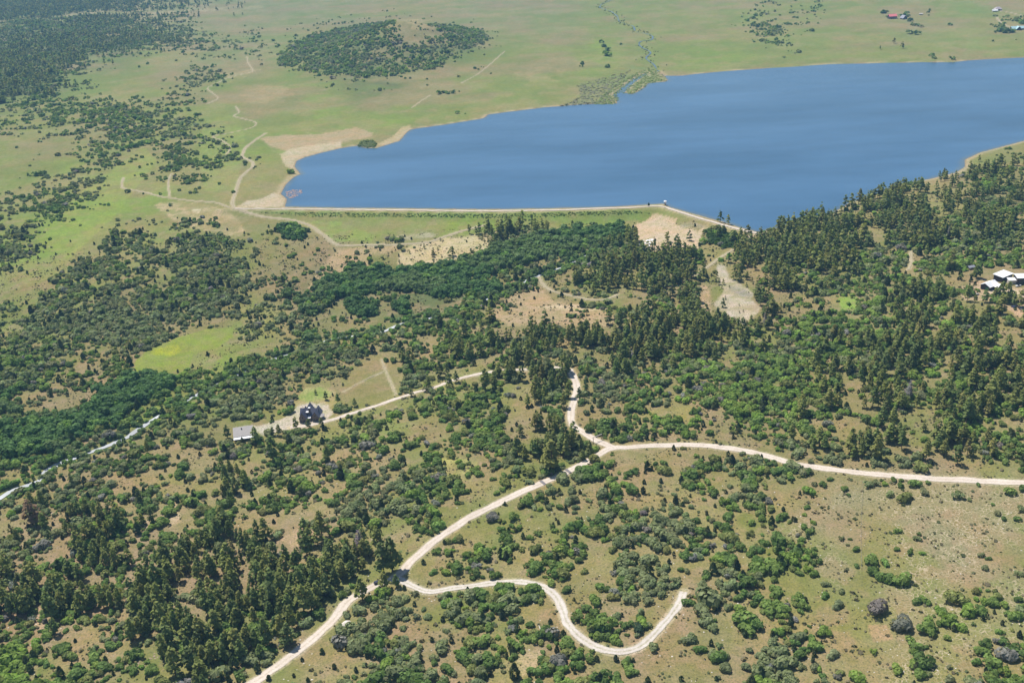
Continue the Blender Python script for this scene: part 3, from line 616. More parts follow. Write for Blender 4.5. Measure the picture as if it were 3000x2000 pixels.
for (space, y0, y1, far_) in ((4.3, 300, 1250, 0), (5.8, 1250, 2050, 1), (7.4, 2050, 5200, 2)):
    c = candidates(space, y0, y1)
    ok, z, u, v, d = usable(c, 2.0)
    c, z, u, v, d = c[ok], z[ok], u[ok], v[ok], d[ok]
    jx = rng.normal(size=len(u)) * 9; jy = rng.normal(size=len(u)) * 6 * np.clip(900 / d, .2, 1)
    cov = lookup(OG, u + jx, v + jy, 50.0) / 9
    hz_ = (v < 262) & (u > 770) & (u < 1520); inh = inpoly(u + jx, v + jy * .6, HILLP); cov = np.where(hz_, np.where(inh, .76, np.minimum(cov * .3, .16)), cov)
    belt = np.zeros(len(u), bool)
    for p in BELTS: belt |= inpoly(u + jx * .3, v + jy * .3, p)
    for p in THIN: cov = np.where(inpoly(u, v, p), cov * .36, cov)
    cov = np.where(belt, 1.0, cov)
    for p in OPEN: cov = np.where(inpoly(u, v, p), cov * .25, cov)
    fld = pct(fbm(c[:, 0], c[:, 1], 17 + 4 * far_, 5, 2)) * .42 + pct(fbm(c[:, 0], c[:, 1], 60, 9, 2)) * .14 + (.44) * rng.random(len(u)); fld = pct(fld)
    covs = cov * (1.0 if far_ < 2 else 1.0)
    hit = fld < (np.interp(covs, [0, .1, .5, 1], [-.01, .11, .56, 1.03]) if far_ == 0 else np.interp(covs, [0, .12, .25, .5, 1], [-.01, .02, .13, .42, .93]))
    c, z, u, v, d, cov, belt = c[hit], z[hit], u[hit], v[hit], d[hit], cov[hit], belt[hit]
    n = len(u)
    size = np.clip(rng.lognormal(math.log(2.3), .38, n), .9, 4.8) * (1 + .25 * cov) * (1.0, 1.02, 1.12)[far_]
    th = np.zeros(n, bool)
    for p in THICK: th |= inpoly(u, v, p)
    th &= (cov > .5) & (rng.random(n) < .45); th |= belt
    gn = fbm(c[:, 0], c[:, 1], 60, 2); rn = rng.random(n)
    tint = np.where(gn + .25 * (rn - .5) > .58, 1, np.where(rn < .10, 2, np.where(rn < .45, 3, np.where(rn < .6, 4, 0))))
    tint = np.where(rng.random(n) < .025, 5, tint)
    tint = np.where((u < 900) & (v > 650) & (v < 1050) & (rn < .5), 1, tint)
    right = (u > 1900) & (v > 700) & (v < 1300) & (rng.random(n) < .28); tint = np.where(right, 2, tint)
    corner = inpoly(u, v, [(-60,1900),(110,1880),(130,2010),(380,2100),(-60,2110)]); tint = np.where(corner, 2, tint)
    jn = (~th) & (rng.random(n) < .10) & (v > 650)
    o = ~th & ~jn
    add('oak_shrub', c[o, 0], c[o, 1], z[o] - .15, size[o], size[o] * rng.uniform(.85, 1.15, o.sum()), tint[o], u[o], v[o], d[o])
    tt = np.where(rn < .12, 2, np.where(gn > .5, 1, np.where(rn < .5, 3, 0)))
    add('broadleaf_tree', c[th, 0], c[th, 1], z[th] - .2, size[th] * 1.2, size[th] * 1.35, tt[th], u[th], v[th], d[th])
    add('juniper', c[jn, 0], c[jn, 1], z[jn] - .1, size[jn] * 1.25, size[jn] * 1.5, rng.integers(0, 3, jn.sum()), u[jn], v[jn], d[jn])
# willows along the creek
c = creekW[rng.integers(0, len(creekW), 1100)] + rng.normal(size=(1100, 2)) * 6.5
ok, z, u, v, d = usable(c, 2.0); c, z, u, v, d = c[ok], z[ok], u[ok], v[ok], d[ok]; n = len(u)
add('broadleaf_tree', c[:, 0], c[:, 1], z - .2, rng.uniform(1.6, 3.4, n), rng.uniform(1.8, 3.4, n), np.where(rng.random(n) < .35, 2, 1), u, v, d)
q_ = inflowW[rng.integers(0, len(inflowW), 170)] + rng.normal(size=(170, 2)) * 9
ok, z, u, v, d = usable(q_, 2.0); q_, z, u, v, d = q_[ok], z[ok], u[ok], v[ok], d[ok]; n = len(u)
add('oak_shrub', q_[:, 0], q_[:, 1], z - .2, rng.uniform(1.2, 2.6, n), rng.uniform(1.2, 2.4, n), np.where(rng.random(n) < .5, 1, 4), u, v, d)
# small junipers dotted over the open slopes
c = candidates(11, 300, 1300); ok, z, u, v, d = usable(c, 1.5)
cv = lookup(OG, u, v, 50.0) / 9; ok &= (rng.random(len(u)) < np.where((v > 700), .09 + .22 * (cv > .15) * (cv < .7), .02)) & ~((u > 2400) & (v > 1420))
c, z, u, v, d = c[ok], z[ok], u[ok], v[ok], d[ok]; n = len(u)
hh = rng.uniform(1.2, 3.4, n)
add('juniper', c[:, 0], c[:, 1], z - .1, hh, hh, rng.integers(0, 3, n), u, v, d)
# pines
for (space, y0, y1, far_) in ((5.6, 300, 1350, 0), (6.5, 1350, 2300, 1), (9.5, 2300, 6500, 2)):
    c = candidates(space, y0, y1)
    ok, z, u, v, d = usable(c, 1.0)
    c, z, u, v, d = c[ok], z[ok], u[ok], v[ok], d[ok]
    cov = lookup(PG, u + rng.normal(size=len(u)) * 10, v + rng.normal(size=len(u)) * 8, 50.0) / 9
    for p in OPEN: cov = np.where(inpoly(u, v, p), cov * .3, cov)
    for p in BELTS[:2]: cov = np.where(inpoly(u, v, p), cov * .15, cov)
    fld = pct(fbm(c[:, 0], c[:, 1], 20, 9, 2)) * .5 + .5 * rng.random(len(u))
    hit = fld < np.interp(cov, [0, .1, .33, .6, 1], [-.01, .10, .28, .50, .92])
    c, z, u, v, d = c[hit], z[hit], u[hit], v[hit], d[hit]; n = len(u)
    h = np.clip(rng.normal(12.8, 3.2, n), 5, 20)
    young = inpoly(u, v, [(1120,690),(1460,690),(1400,800),(1150,800)]) | inpoly(u, v, PATCHES[4][0]); h = np.where(young, h * .5, h)
    h = np.where(v < 320, h * .95, h)
    rn = rng.random(n); tint = np.where(rn < .4, 0, np.where(rn < .65, 1, np.where(rn < .85, 2, 3)))
    add('pine_tree', c[:, 0], c[:, 1], z - .2, h, h * rng.uniform(.85, 1.25, n), tint, u, v, d)
# sparse young pines on the pale clearings and hill
hp = [(2119,833,6),(2137,842,3),(2165,825,10),(2186,818,8),(2203,824,6),(2222,830,9),(2187,841,5),(2106,833,7),(2115,845,4),(2216,880,11),(2243,884,12),(2249,872,11),(2118,900,9),(2125,877,4),(2167,917,3),(2178,913,2.5),(2165,895,2.5),(2193,858,2),(2132,959,12),(2150,960,10),(2187,958,7),(2200,942,7),(2262,925,13),(2245,930,14),(2235,928,6),(1170,770,5),(1200,742,5),(1243,728,6),(1270,745,8),(1283,732,4),(1165,725,3),(1130,712,3),(1325,748,12),(1317,765,12),(1268,752,8),(1290,705,4)]
hp += [(2190,703,17),(2173,735,15),(2619,128,13),(2643,142,16),(2578,146,8),(867,1256,11),(905,1253,9),(942,1247,8),(818,1275,10),(800,1275,8),(750,1299,15),(800,1345,20),(667,1284,12),(1150,1672,24),(1125,1681,22),(1108,1612,18),(1062,1757,16),(1128,1724,13),(1617,1382,25),(1610,1376,21),(2060,700,10),(2102,700,11),(2020,705,12),(1985,712,11),(1955,708,13),(2395,640,14),(2363,645,13),(2390,655,17),(2425,648,14),(2622,558,12),(2830,535,10),(2895,520,11),(2905,505,12),(2930,500,10),(2770,525,11),(2800,520,9),(2525,592,12),(2535,600,9),(2280,680,9),(2400,668,9),(960,1350,14),(1075,1050,8),(925,1155,5),(955,1170,8),(990,1180,9),(1040,1190,8),(1205,1160,8),(1255,1135,11),(1530,1115,14),(1460,1100,11),(1487,1115,12)]
hp = np.array(hp); p_ = on_ground(hp[:, 0], hp[:, 1]); _, _, dz = proj(p_)
add('pine_tree', p_[:, 0], p_[:, 1], p_[:, 2] - .2, hp[:, 2], hp[:, 2] * 1.15, rng.integers(0, 4, len(hp)), hp[:, 0], hp[:, 1], dz)
# shrubs placed one by one from the photograph: u, v (centre), width px, tint
HS = [(2542,1418,28,1),(2566,1415,25,1),(2473,1433,25,0),(2485,1448,15,3),(2621,1406,20,3),(2642,1407,16,0),(2681,1414,34,0),(2716,1411,18,0),(2709,1439,30,1),(2609,1446,28,1),(2651,1454,46,4),(2808,1452,34,1),(2841,1462,16,1),(2867,1419,16,3),(2961,1441,36,0),(2992,1430,30,3),(2906,1476,12,0),(2925,1502,22,1),(2941,1517,20,3),(2982,1520,24,3),(2994,1489,28,1),(2631,1553,22,0),(2624,1608,20,0),(2663,1617,22,3),(2670,1607,10,0),(2688,1576,24,1),(2693,1563,14,3),(2703,1619,18,2),(2466,1576,18,1),(2490,1578,12,3),(2484,1595,12,1),(2505,1607,24,3),(2510,1655,20,3),(2558,1644,46,0),(2594,1647,30,0),(2563,1670,40,3),(2591,1691,50,3),(2644,1703,52,0),(2683,1760,30,0),(2703,1752,28,2),(2723,1767,20,0),(2808,1750,60,4),(2834,1783,55,2),(2869,1727,16,2),(2895,1729,14,3),(2859,1755,20,2),(2885,1762,26,2),(2918,1749,34,4),(2941,1772,28,2),(2982,1785,30,1),(2752,1788,26,2),(2874,1627,20,1),(2895,1635,18,3),(2888,1665,24,1),(2984,1678,24,1),(2420,1709,26,1),(2464,1732,22,1),(2417,1744,28,3),(2454,1772,36,1),
 (2379,1618,30,0),(2383,1678,30,0),(2279,1522,22,3),(2236,1520,28,0),(2372,1554,26,0),(2698,1937,60,3),(2720,1948,40,3),(2702,1975,40,0),(2385,1890,46,0),(2440,1916,36,1),(2340,1862,46,1),(2510,1980,50,2),(2561,1907,22,2),(2776,1869,24,0),(2778,1814,50,2),(2808,1835,40,2),(2070,1755,84,1),(2062,1790,60,1),(2183,1812,66,0),(2190,1840,50,0),(2017,1873,36,1),(2053,1899,36,3),(2100,1922,50,3),(2128,1950,40,1),(2091,1841,34,1),(1472,1722,46,3),(2205,1530,26,0),
 (100,511,22,3),(127,509,24,3),(50,432,10,3),(2666,60,16,3),(2672,72,12,1),(2680,74,12,1),(2688,75,13,3),(2700,78,12,1),(2667,96,18,3),(2688,98,18,3),(2587,37,16,3),(2597,37,14,3),(2782,73,12,3),(2930,90,20,3),(2945,92,22,3),(2960,93,18,3),(2984,62,14,3),(2995,68,20,3),(2975,60,10,3),(2650,45,14,3),(2662,48,12,3),(2658,40,14,3),(2637,46,10,3),(2597,50,8,3),(1286,272,18,3),(1297,271,13,3),(1309,271,12,3),(1325,271,14,3),(1761,123,14,3),(1770,135,16,3),(1778,147,18,3),(1774,158,22,3),(1784,162,18,0),(1779,195,16,3),(1706,186,14,3),(1703,194,10,3),(1819,130,8,3),(848,502,22,2),(856,505,16,0),(683,562,14,3),(374,560,18,3),(345,452,14,3),(148,699,13,3),(1200,1060,20,0),(1220,1065,16,3),(2620,1560,10,2),(2723,30,8,3),(2720,36,9,3),(2720,45,6,1),(2728,162,14,3),(2733,168,12,3),(2783,168,10,0),(2792,173,12,3),(2910,120,8,3),(1130,1053,20,3),(1155,1056,22,3)]
HSA = np.array(HS, float)
p_ = on_ground(HSA[:, 0], HSA[:, 1] + HSA[:, 2] * .18); _, _, dz = proj(p_)
add('oak_shrub', p_[:, 0], p_[:, 1], p_[:, 2] - .1, HSA[:, 2] * dz / F * .55, HSA[:, 2] * dz / F * .55, HSA[:, 3], HSA[:, 0], HSA[:, 1], dz)
HAND_RANGE = len(HSA)

# ------------------------------------------------------------------ names for places, so that every plant can be told apart
PLACES = [
 (60,1560,'around the rust-brown pine at the left edge'),(200,1640,'on the pink soil below the rust-brown pine'),(60,1760,'at the left edge below the pink soil'),(80,1940,'in the bottom left corner'),(300,1930,'near the bottom left corner'),
 (330,1760,'in the wood at the lower left'),(420,1560,'on the slope above the lower left wood'),(520,1680,'in the middle of the lower left wood'),(560,1850,'below the middle of the lower left wood'),(640,1960,'left of where the main road leaves the bottom edge'),
 (700,1760,'in the wood left of the main road'),(760,1640,'in the wood below the pink bare patch'),(760,1520,'left of the pink bare patch'),(870,1480,'above the pink bare patch'),(900,1660,'in the wood between pink patch and road fork'),(850,1790,'in the wood beside the road near the bottom'),(980,1620,'just left of the purple-grey dead pine'),
 (1050,1690,'at the fork of the two lower roads'),(900,1950,'right of the road at the bottom edge'),(1030,1870,'around the pale boulders below the fork'),(1180,1780,'below the fork of the lower roads'),(1130,1950,'at the bottom edge below the boulders'),(1320,1820,'left of the looping lane'),(1400,1900,'in the thicket left of the lane bend'),(1300,1970,'at the bottom edge left of the loop'),
 (1530,1790,'inside the curve of the looping lane top'),(1560,1930,'on bare soil left of the loop bottom'),(1650,1960,'at the bottom edge under the loop'),(1750,1820,'inside the loop of the lane'),(1850,1850,'in the lower right of the loop'),(1800,1960,'at the bottom edge under the lowest loop bend'),(1700,1700,'above the loop, in its left half'),(1850,1700,'above the loop, in its middle'),(1960,1700,'above the end of the looping lane'),
 (1300,1650,'between the main road and the looping lane'),(1420,1620,'in the middle between main road and looping lane'),(1400,1540,'just right of the main road, lower stretch'),(1560,1520,'right of the main road, middle stretch'),(1700,1440,'right of the main road below the gate'),(1650,1580,'in the long thicket between the roads'),(1850,1560,'in the wide shrub belt right of centre'),(1850,1440,'below the road junction'),(2000,1420,'below the east road, first stretch'),(2150,1400,'below the east road, bend'),(2050,1560,'in the big thicket right of centre'),(2200,1500,'at the edge of the right-hand meadow'),
 (2180,1680,'in the thicket left of the cattle paths'),(2050,1800,'by the big grey-green oak clump'),(2200,1820,'between the big oak clumps and the meadow'),(2250,1950,'at the bottom edge right of centre'),(2050,1950,'at the bottom edge below the big grey-green clump'),(2330,1700,'on the left margin of the right-hand meadow'),(2450,1760,'in the right-hand meadow, left part'),(2420,1920,'at the bottom edge of the right-hand meadow'),(2600,1680,'in the middle of the right-hand meadow'),(2620,1560,'in the upper part of the right-hand meadow'),(2650,1430,'just under the east road on the right'),(2900,1460,'under the east road at the right edge'),(2880,1650,'at the right edge of the meadow'),(2850,1770,'in the lower right shrub strips'),(2900,1900,'in the bottom right corner thicket'),(2700,1930,'at the bottom edge left of the corner thicket'),(2400,1450,'below the east road, middle stretch'),
 (500,1420,'above the lower left wood by the creek'),(200,1480,'beside the white water of the creek'),(120,1300,'in the creek wood at the left edge'),(300,1250,'in the creek wood below the meadow strip'),(450,1330,'left of the garage'),(640,1360,'below the garage'),(800,1350,'below the driveway yard'),(950,1330,'below the stone house'),(1100,1300,'below the driveway, first stretch'),(1300,1220,'below the driveway, middle stretch'),(1500,1180,'below the driveway, near the junction'),(1620,1200,'left of the north road'),(1100,1420,'on the slope left of the main road'),(1250,1450,'in the hollow left of the main road'),(1350,1330,'around the open glade left of the road'),(1500,1350,'left of the main road below the north road'),(1780,1200,'right of the north road'),(1900,1260,'above the junction to the right'),(2100,1270,'above the first stretch of the east road'),(2300,1300,'above the bend of the east road'),(2500,1300,'above the east road, middle stretch'),(2650,1280,'in the clearing above the east road'),(2850,1330,'above the east road at the right edge'),(2950,1200,'in the wood at the right edge'),(2800,1150,'in the wood above the clearing'),(2664,1172,'around the grey dead pine'),(2500,1150,'left of the grey dead pine'),(2350,1180,'in the thicket left of the right-hand wood'),(2200,1150,'in the thicket right of the yellow glade'),(2050,1100,'above the yellow glade'),(1850,1050,'right of the top of the north road'),(1650,1000,'above the top of the north road'),(1450,1020,'above the driveway, right stretch'),(1200,1030,'above the driveway field'),(900,1100,'above the stone house'),(700,1150,'above the driveway yard'),(560,1250,'above the garage'),(2800,1000,'in the wood below the white houses'),(2950,950,'at the right edge below the white houses'),(2600,950,'in the wood left of the white houses'),(2400,1000,'in the thicket below the green lawn'),(2200,1000,'below the pale rock clearing'),(2000,950,'left of the pale rock clearing'),(2300,850,'right of the pale rock clearing'),(1800,950,'right of the pink eroded slope'),(1550,950,'below the pink eroded slope'),(2000,800,'below the sand yard'),(2300,720,'on the wooded shore by the dam end'),(2500,680,'in the shore wood right of the dam'),(2700,620,'in the shore wood towards the point'),(2900,560,'on the wooded point at the right'),(1400,720,'on the pale slope below the dam'),(1200,760,'on the left of the pale slope below the dam'),(1100,850,'in the dark thicket below the dam'),(1500,800,'at the right end of the dark thicket'),(600,900,'in the grey scrub left of the creek'),(250,950,'in the scrub at the left'),(100,1100,'in the scrub at the left edge above the creek wood'),(400,750,'in the scrub left of the dam'),(200,450,'in the scrub on the left meadow'),(450,450,'in the scrub band of the left meadow'),(150,150,'on the forested slope in the top left'),(1150,150,'on the round hill beyond the lake'),(2300,80,'on the plain beyond the lake'),(2650,80,'around the red-roofed house'),(2950,80,'around the teal-roofed house'),
]
PA = np.array([(a, b) for a, b, _ in PLACES], float)
ORD = ['first', 'second', 'third', 'fourth', 'fifth', 'sixth', 'seventh', 'eighth', 'ninth', 'tenth', 'eleventh', 'twelfth', 'thirteenth', 'fourteenth', 'fifteenth', 'sixteenth', 'seventeenth', 'eighteenth', 'nineteenth', 'twentieth', 'twenty-first', 'twenty-second', 'twenty-third', 'twenty-fourth', 'twenty-fifth', 'twenty-sixth', 'twenty-seventh', 'twenty-eighth', 'twenty-ninth', 'thirtieth']
SHADE = {'pine_tree': ['olive green', 'dark green', 'yellowish green', 'deep green'], 'oak_shrub': ['mid green', 'grey-green', 'bright green', 'dark green', 'olive', 'half-bare grey'], 'broadleaf_tree': ['dark green', 'mid green', 'bright green', 'deep green'], 'juniper': ['dark green', 'olive green', 'blackish green']}
WORD = {'pine_tree': ('pine', 'pine trees'), 'oak_shrub': ('oak shrub', 'oak shrubs'), 'broadleaf_tree': ('leafy tree', 'leafy trees'), 'juniper': ('juniper bush', 'juniper bushes')}
STUFF = {'pine_tree': 'pine_forest', 'oak_shrub': 'oak_scrub', 'broadleaf_tree': 'broadleaf_wood', 'juniper': 'juniper_scrub'}
tv, tf = trunk_verts()

def merged(kd, R, name):
    Vs, Cs = [], []
    lod = np.where(R[:, 10] < 900, 0, np.where(R[:, 10] < 1600, 1, 2)); D = KINDS[kd]
    tints = np.array(D['tints'])
    for l in range(3):
        for vv in range(NV):
            m = (lod == l) & (R[:, 5] == vv)
            if not m.any(): continue
            q, lum = TPL[kd, l, vv]; r = R[m]; n = len(r)
            c, s = np.cos(r[:, 7]), np.sin(r[:, 7])
            x = q[..., 0].ravel(); y = q[..., 1].ravel(); zz = q[..., 2].ravel()
            sx = r[:, 3]; sz = r[:, 4] if kd != 'pine_tree' else r[:, 3]; sw = sx if kd != 'pine_tree' else r[:, 4]
            Vx = r[:, :1] + sw[:, None] * (c[:, None] * x - s[:, None] * y)
            Vy = r[:, 1:2] + sw[:, None] * (s[:, None] * x + c[:, None] * y)
            Vz = r[:, 2:3] + sz[:, None] * zz
            Vs.append(np.stack([Vx, Vy, Vz], -1).reshape(-1, 3).astype(np.float32))
            tv_ = tints[r[:, 6].astype(int)] * rng.uniform(.82, 1.2, (n, 1)) * rng.uniform(.93, 1.07, (n, 3))
            Cs.append((tv_[:, None, :] * np.repeat(lum, 4)[None, :, None]).reshape(-1, 3).astype(np.float32))
    nq = sum(len(v) for v in Vs) // 4
    Vs = np.vstack(Vs); Cs = np.vstack(Cs); F_ = np.arange(nq * 4).reshape(-1, 4)
    if kd == 'pine_tree':
        rn = R[R[:, 10] < 1300]; base = len(Vs)
        tvx = (rn[:, None, :3] + tv[None] * rn[:, 3][:, None, None]).reshape(-1, 3)
        tff = (tf[None] + (np.arange(len(rn)) * len(tv))[:, None, None]).reshape(-1, 4) + base
        Vs = np.vstack([Vs, tvx]); Cs = np.vstack([Cs, np.tile([.13, .09, .06], (len(tvx), 1))]); F_ = np.vstack([F_, tff])
    me = mesh_from(name, Vs, F_, Cs); return obj(name, me, M_FOL, kind='stuff')

TM = {}
def tmesh(kd, vv, tint):
    k = (kd, vv, tint)
    if k not in TM:
        q, lum = TPL[kd, 0, vv]
        cc = np.array(KINDS[kd]['tints'][tint])[None] * np.repeat(lum, 4)[:, None] * np.random.default_rng(vv * 7 + tint).uniform(.9, 1.12)
        me = mesh_from(kd, q.reshape(-1, 3), np.arange(len(q) * 4).reshape(-1, 4), cc); me.materials.append(M_FOL); TM[k] = me
    return TM[k]
TRUNK = mesh_from('trunk', tv, tf); TRUNK.materials.append(M_BARK)
for kd in KINDS:
    R = np.vstack(INST[kd])
    foot = R[:, 3] if kd != 'pine_tree' else R[:, 3] * .5
    show = foot / R[:, 10] * ((R[:, 8] > 5) & (R[:, 8] < 2995) & (R[:, 9] < 2010) & (R[:, 9] > 3))
    order = np.argsort(-show)
    cap = 298 if kd != 'juniper' else 298
    top = R[order[:cap]]; rest = R[order[cap:]]
    print(kd, len(R))
    g = np.argmin((top[:, None, 8] - PA[None, :, 0]) ** 2 + (1.3 * (top[:, None, 9] - PA[None, :, 1])) ** 2, 1)
    for gi in np.unique(g):
        idx = np.nonzero(g == gi)[0]; idx = idx[np.argsort(top[idx, 8])]; place = PLACES[gi][2]; one, many = WORD[kd]
        md = np.median(top[idx, 3])
        for r_, i in enumerate(idx):
            x, y, z, s, h, vv, tint, rot = top[i, :8]; vv = int(vv); tint = int(tint)
            sz = 'large ' if s > md * 1.22 else ('small ' if s < md * .8 else '')
            where = f'{place}' if len(idx) == 1 else (f'{ORD[min(r_, 29)]} from the left {place}' if r_ < len(idx) - 1 else f'rightmost {place}')
            lab = f'{sz}{SHADE[kd][tint]} {one}, {where}'.replace('the left ', 'left ', 1)
            if len(lab.split()) > 16: lab = lab.replace(' the ', ' ')
            if len(lab.split()) > 16: lab = lab[len(sz):]
            if len(lab.split()) > 16: print('LONG', lab)
            if kd in ('pine_tree', 'broadleaf_tree'):
                e = bpy.data.objects.new(kd, None); e.empty_display_size = .5
                e.location = (x, y, z); e.rotation_euler = (0, 0, rot)
                e.scale = (h, h, s) if kd == 'pine_tree' else (s, s, h)
                finish(e, lab, 'tree', f'{many} {place}')
                obj('crown', tmesh(kd, vv, tint), parent=e)
                t_ = obj('trunk', TRUNK, parent=e)
            else:
                o = obj(kd, tmesh(kd, vv, tint), label=lab, cat='shrub', group=f'{many} {place}')
                o.location = (x, y, z); o.rotation_euler = (0, 0, rot); o.scale = (s, s, h)
    merged(kd, rest, STUFF[kd])

# low scrub, sage and grass tussocks between the shrubs
c = candidates(2.3, 330, 1150); ok, z, u, v, d = usable(c, .6)
nn = fbm(c[:, 0], c[:, 1], 9, 3, 2); ok &= (nn > .53) & (rng.random(len(u)) < .42)
for p in (PATCHES[0][0], PATCHES[4][0], PATCHES[16][0], PATCHES[17][0]): ok &= ~inpoly(u, v, p)
c, z = c[ok], z[ok]; n = len(c); print('low scrub', n)
q, lum = t_shrub(5, np.random.default_rng(5)); qs = []
s = np.clip(rng.lognormal(math.log(.42), .45, n), .18, 1.3); a = rng.uniform(0, 6.28, n)
x = q[..., 0].ravel(); y = q[..., 1].ravel(); zz = q[..., 2].ravel()
VV = np.stack([c[:, :1] + s[:, None] * (np.cos(a)[:, None] * x - np.sin(a)[:, None] * y), c[:, 1:] + s[:, None] * (np.sin(a)[:, None] * x + np.cos(a)[:, None] * y), (z - .05)[:, None] + s[:, None] * zz * .9], -1).reshape(-1, 3)
tt = np.array([(.19, .20, .10), (.24, .22, .13), (.15, .18, .08), (.28, .24, .14)])[rng.integers(0, 4, n)]
CC = (tt[:, None, :] * np.repeat(lum, 4)[None, :, None]).reshape(-1, 3)
obj('low_scrub', mesh_from('low_scrub', VV, np.arange(len(VV)).reshape(-1, 4), CC), M_FOL, kind='stuff')
# reeds on the marsh by the inflow
def scatter_in(poly, n, s0, s1, tints, name, flat=.7):
    pp = np.array(poly, float); u = rng.uniform(pp[:, 0].min(), pp[:, 0].max(), n * 3); v = rng.uniform(pp[:, 1].min(), pp[:, 1].max(), n * 3)
    m = inpoly(u, v, poly); u, v = u[m][:n], v[m][:n]; p = on_ground(u, v); p = p[p[:, 2] > -1.0]; k = len(p)
    s = rng.uniform(s0, s1, k); a = rng.uniform(0, 6.28, k)
    q, lum = t_shrub(9, np.random.default_rng(6)); x = q[..., 0].ravel(); y = q[..., 1].ravel(); zz = q[..., 2].ravel()
    VV = np.stack([p[:, :1] + s[:, None] * (np.cos(a)[:, None] * x - np.sin(a)[:, None] * y), p[:, 1:2] + s[:, None] * (np.sin(a)[:, None] * x + np.cos(a)[:, None] * y), p[:, 2:] + s[:, None] * zz * flat], -1).reshape(-1, 3)
    tt = np.array(tints)[rng.integers(0, len(tints), k)]
    obj(name, mesh_from(name, VV, np.arange(len(VV)).reshape(-1, 4), (tt[:, None, :] * np.repeat(lum, 4)[None, :, None]).reshape(-1, 3)), M_FOL, kind='stuff')
scatter_in([(1800,250),(1880,205),(1925,205),(1957,236),(1897,245),(1889,255),(1870,268),(1851,276),(1829,272),(1812,300),(1795,306),(1740,306),(1760,285)], 900, 1.0, 2.4, [(.34, .42, .15), (.38, .45, .17)], 'reeds', .35)
scatter_in([(1640,312),(1700,285),(1690,250),(1780,225),(1850,205),(1800,260),(1790,300)], 500, 1.0, 2.6, [(.33, .31, .23), (.34, .36, .22)], 'marsh_scrub', .3)
scatter_in([(1047,430),(1060,415),(1090,410),(1104,420),(1095,434)], 120, .8, 2.2, [(.30, .36, .16)], 'shore_willows', .8)
scatter_in([(750,622),(1000,624),(1450,628),(1850,618),(1905,625),(1880,648),(1700,655),(1500,642),(1200,640),(900,636)], 1500, .35, 1.0, [(.20, .30, .10), (.25, .31, .11)], 'dam_face_scrub', .7)
scatter_in([(2075,690),(2150,686),(2180,700),(2160,730),(2100,725),(2070,705)], 260, 1.0, 2.6, [(.12, .20, .05), (.10, .17, .05)], 'shore_scrub', .9)

# ------------------------------------------------------------------ built things
class MB:
    def __init__(s): s.v, s.f = [], []
    def add(s, v, f): b = len(s.v); s.v += [tuple(p) for p in v]; s.f += [tuple(b + i for i in q) for q in f]; return s
    def box(s, x0, x1, y0, y1, z0, z1):
        v = [(x, y, z) for z in (z0, z1) for y in (y0, y1) for x in (x0, x1)]
        return s.add(v, [(0, 2, 3, 1), (4, 5, 7, 6), (0, 1, 5, 4), (2, 6, 7, 3), (0, 4, 6, 2), (1, 3, 7, 5)])
    def prism(s, prof, a0, a1, axis='x'):      # closed profile (convex) in the cross plane, run along axis
        n = len(prof); P = lambda t, p: (t, p[0], p[1]) if axis == 'x' else (p[0], t, p[1])
        v = [P(a0, p) for p in prof] + [P(a1, p) for p in prof]
        f = [tuple(range(n))[::-1], tuple(range(n, 2 * n))] + [(i, (i + 1) % n, n + (i + 1) % n, n + i) for i in range(n)]
        return s.add(v, f)
    def gable_roof(s, a0, a1, b0, b1, ze, zr, axis='x', o=.45, th=.22, ridge=None):
        m = (b0 + b1) / 2 if ridge is None else ridge
        k0 = (zr - ze) / (m - b0); k1 = (zr - ze) / (b1 - m)
        L = [(b0 - o, ze - o * k0), (m, zr), (m, zr + th), (b0 - o, ze - o * k0 + th)]
        R = [(m, zr), (b1 + o, ze - o * k1), (b1 + o, ze - o * k1 + th), (m, zr + th)]
        s.prism(L, a0 - o, a1 + o, axis); return s.prism(R, a0 - o, a1 + o, axis)
    def gable_wall(s, a0, a1, b0, b1, ze, zr, axis='x', z0=-1.5, ridge=None):
        m = (b0 + b1) / 2 if ridge is None else ridge
        return s.prism([(b0, z0), (b1, z0), (b1, ze - .03), (m, zr - .03), (b0, ze - .03)], a0, a1, axis)
    def cyl(s, x, y, z0, z1, r0, r1=None, k=16):
        r1 = r0 if r1 is None else r1; a = [2 * math.pi * i / k for i in range(k)]
        v = [(x + r0 * math.cos(t), y + r0 * math.sin(t), z0) for t in a] + [(x + r1 * math.cos(t), y + r1 * math.sin(t), z1) for t in a]
        return s.add(v, [tuple(range(k))[::-1], tuple(range(k, 2 * k))] + [(i, (i + 1) % k, k + (i + 1) % k, k + i) for i in range(k)])
    def build(s, name, mat, parent=None, **k):
        me = bpy.data.meshes.new(name); me.from_pydata(s.v, [], s.f); me.update()
        bm = bmesh.new(); bm.from_mesh(me); bmesh.ops.recalc_face_normals(bm, faces=bm.faces[:]); bm.to_mesh(me); bm.free()
        return obj(name, me, mat, parent=parent, **k)
def root(name, u, v, yaw, label, cat, group=None, dz=0.0):
    p = on_ground([u], [v])[0]
    e = bpy.data.objects.new(name, None); e.location = (p[0], p[1], p[2] + dz); e.rotation_euler = (0, 0, rad(yaw)); e.empty_display_size = 1
    return finish(e, label, cat, group)
def windows(par, mat, spots, axis='y', w_=1.1, h_=1.3):
    for (a, b, z) in spots:      # a along the wall, b the wall plane
        m = MB()
        if axis == 'y': m.box(a - w_ / 2, a + w_ / 2, b - .04, b + .04, z, z + h_)
        else: m.box(b - .04, b + .04, a - w_ / 2, a + w_ / 2, z, z + h_)
        m.build('window', mat, par)
M_GLASS = plain('window_glass', (.03, .04, .06), .15, .2, 1, .6)
M_STONE = plain('stone_wall', (.20, .155, .13), .9, .35, 1.2); M_DARKW = plain('dark_timber', (.075, .055, .05), .8, .3, 1)
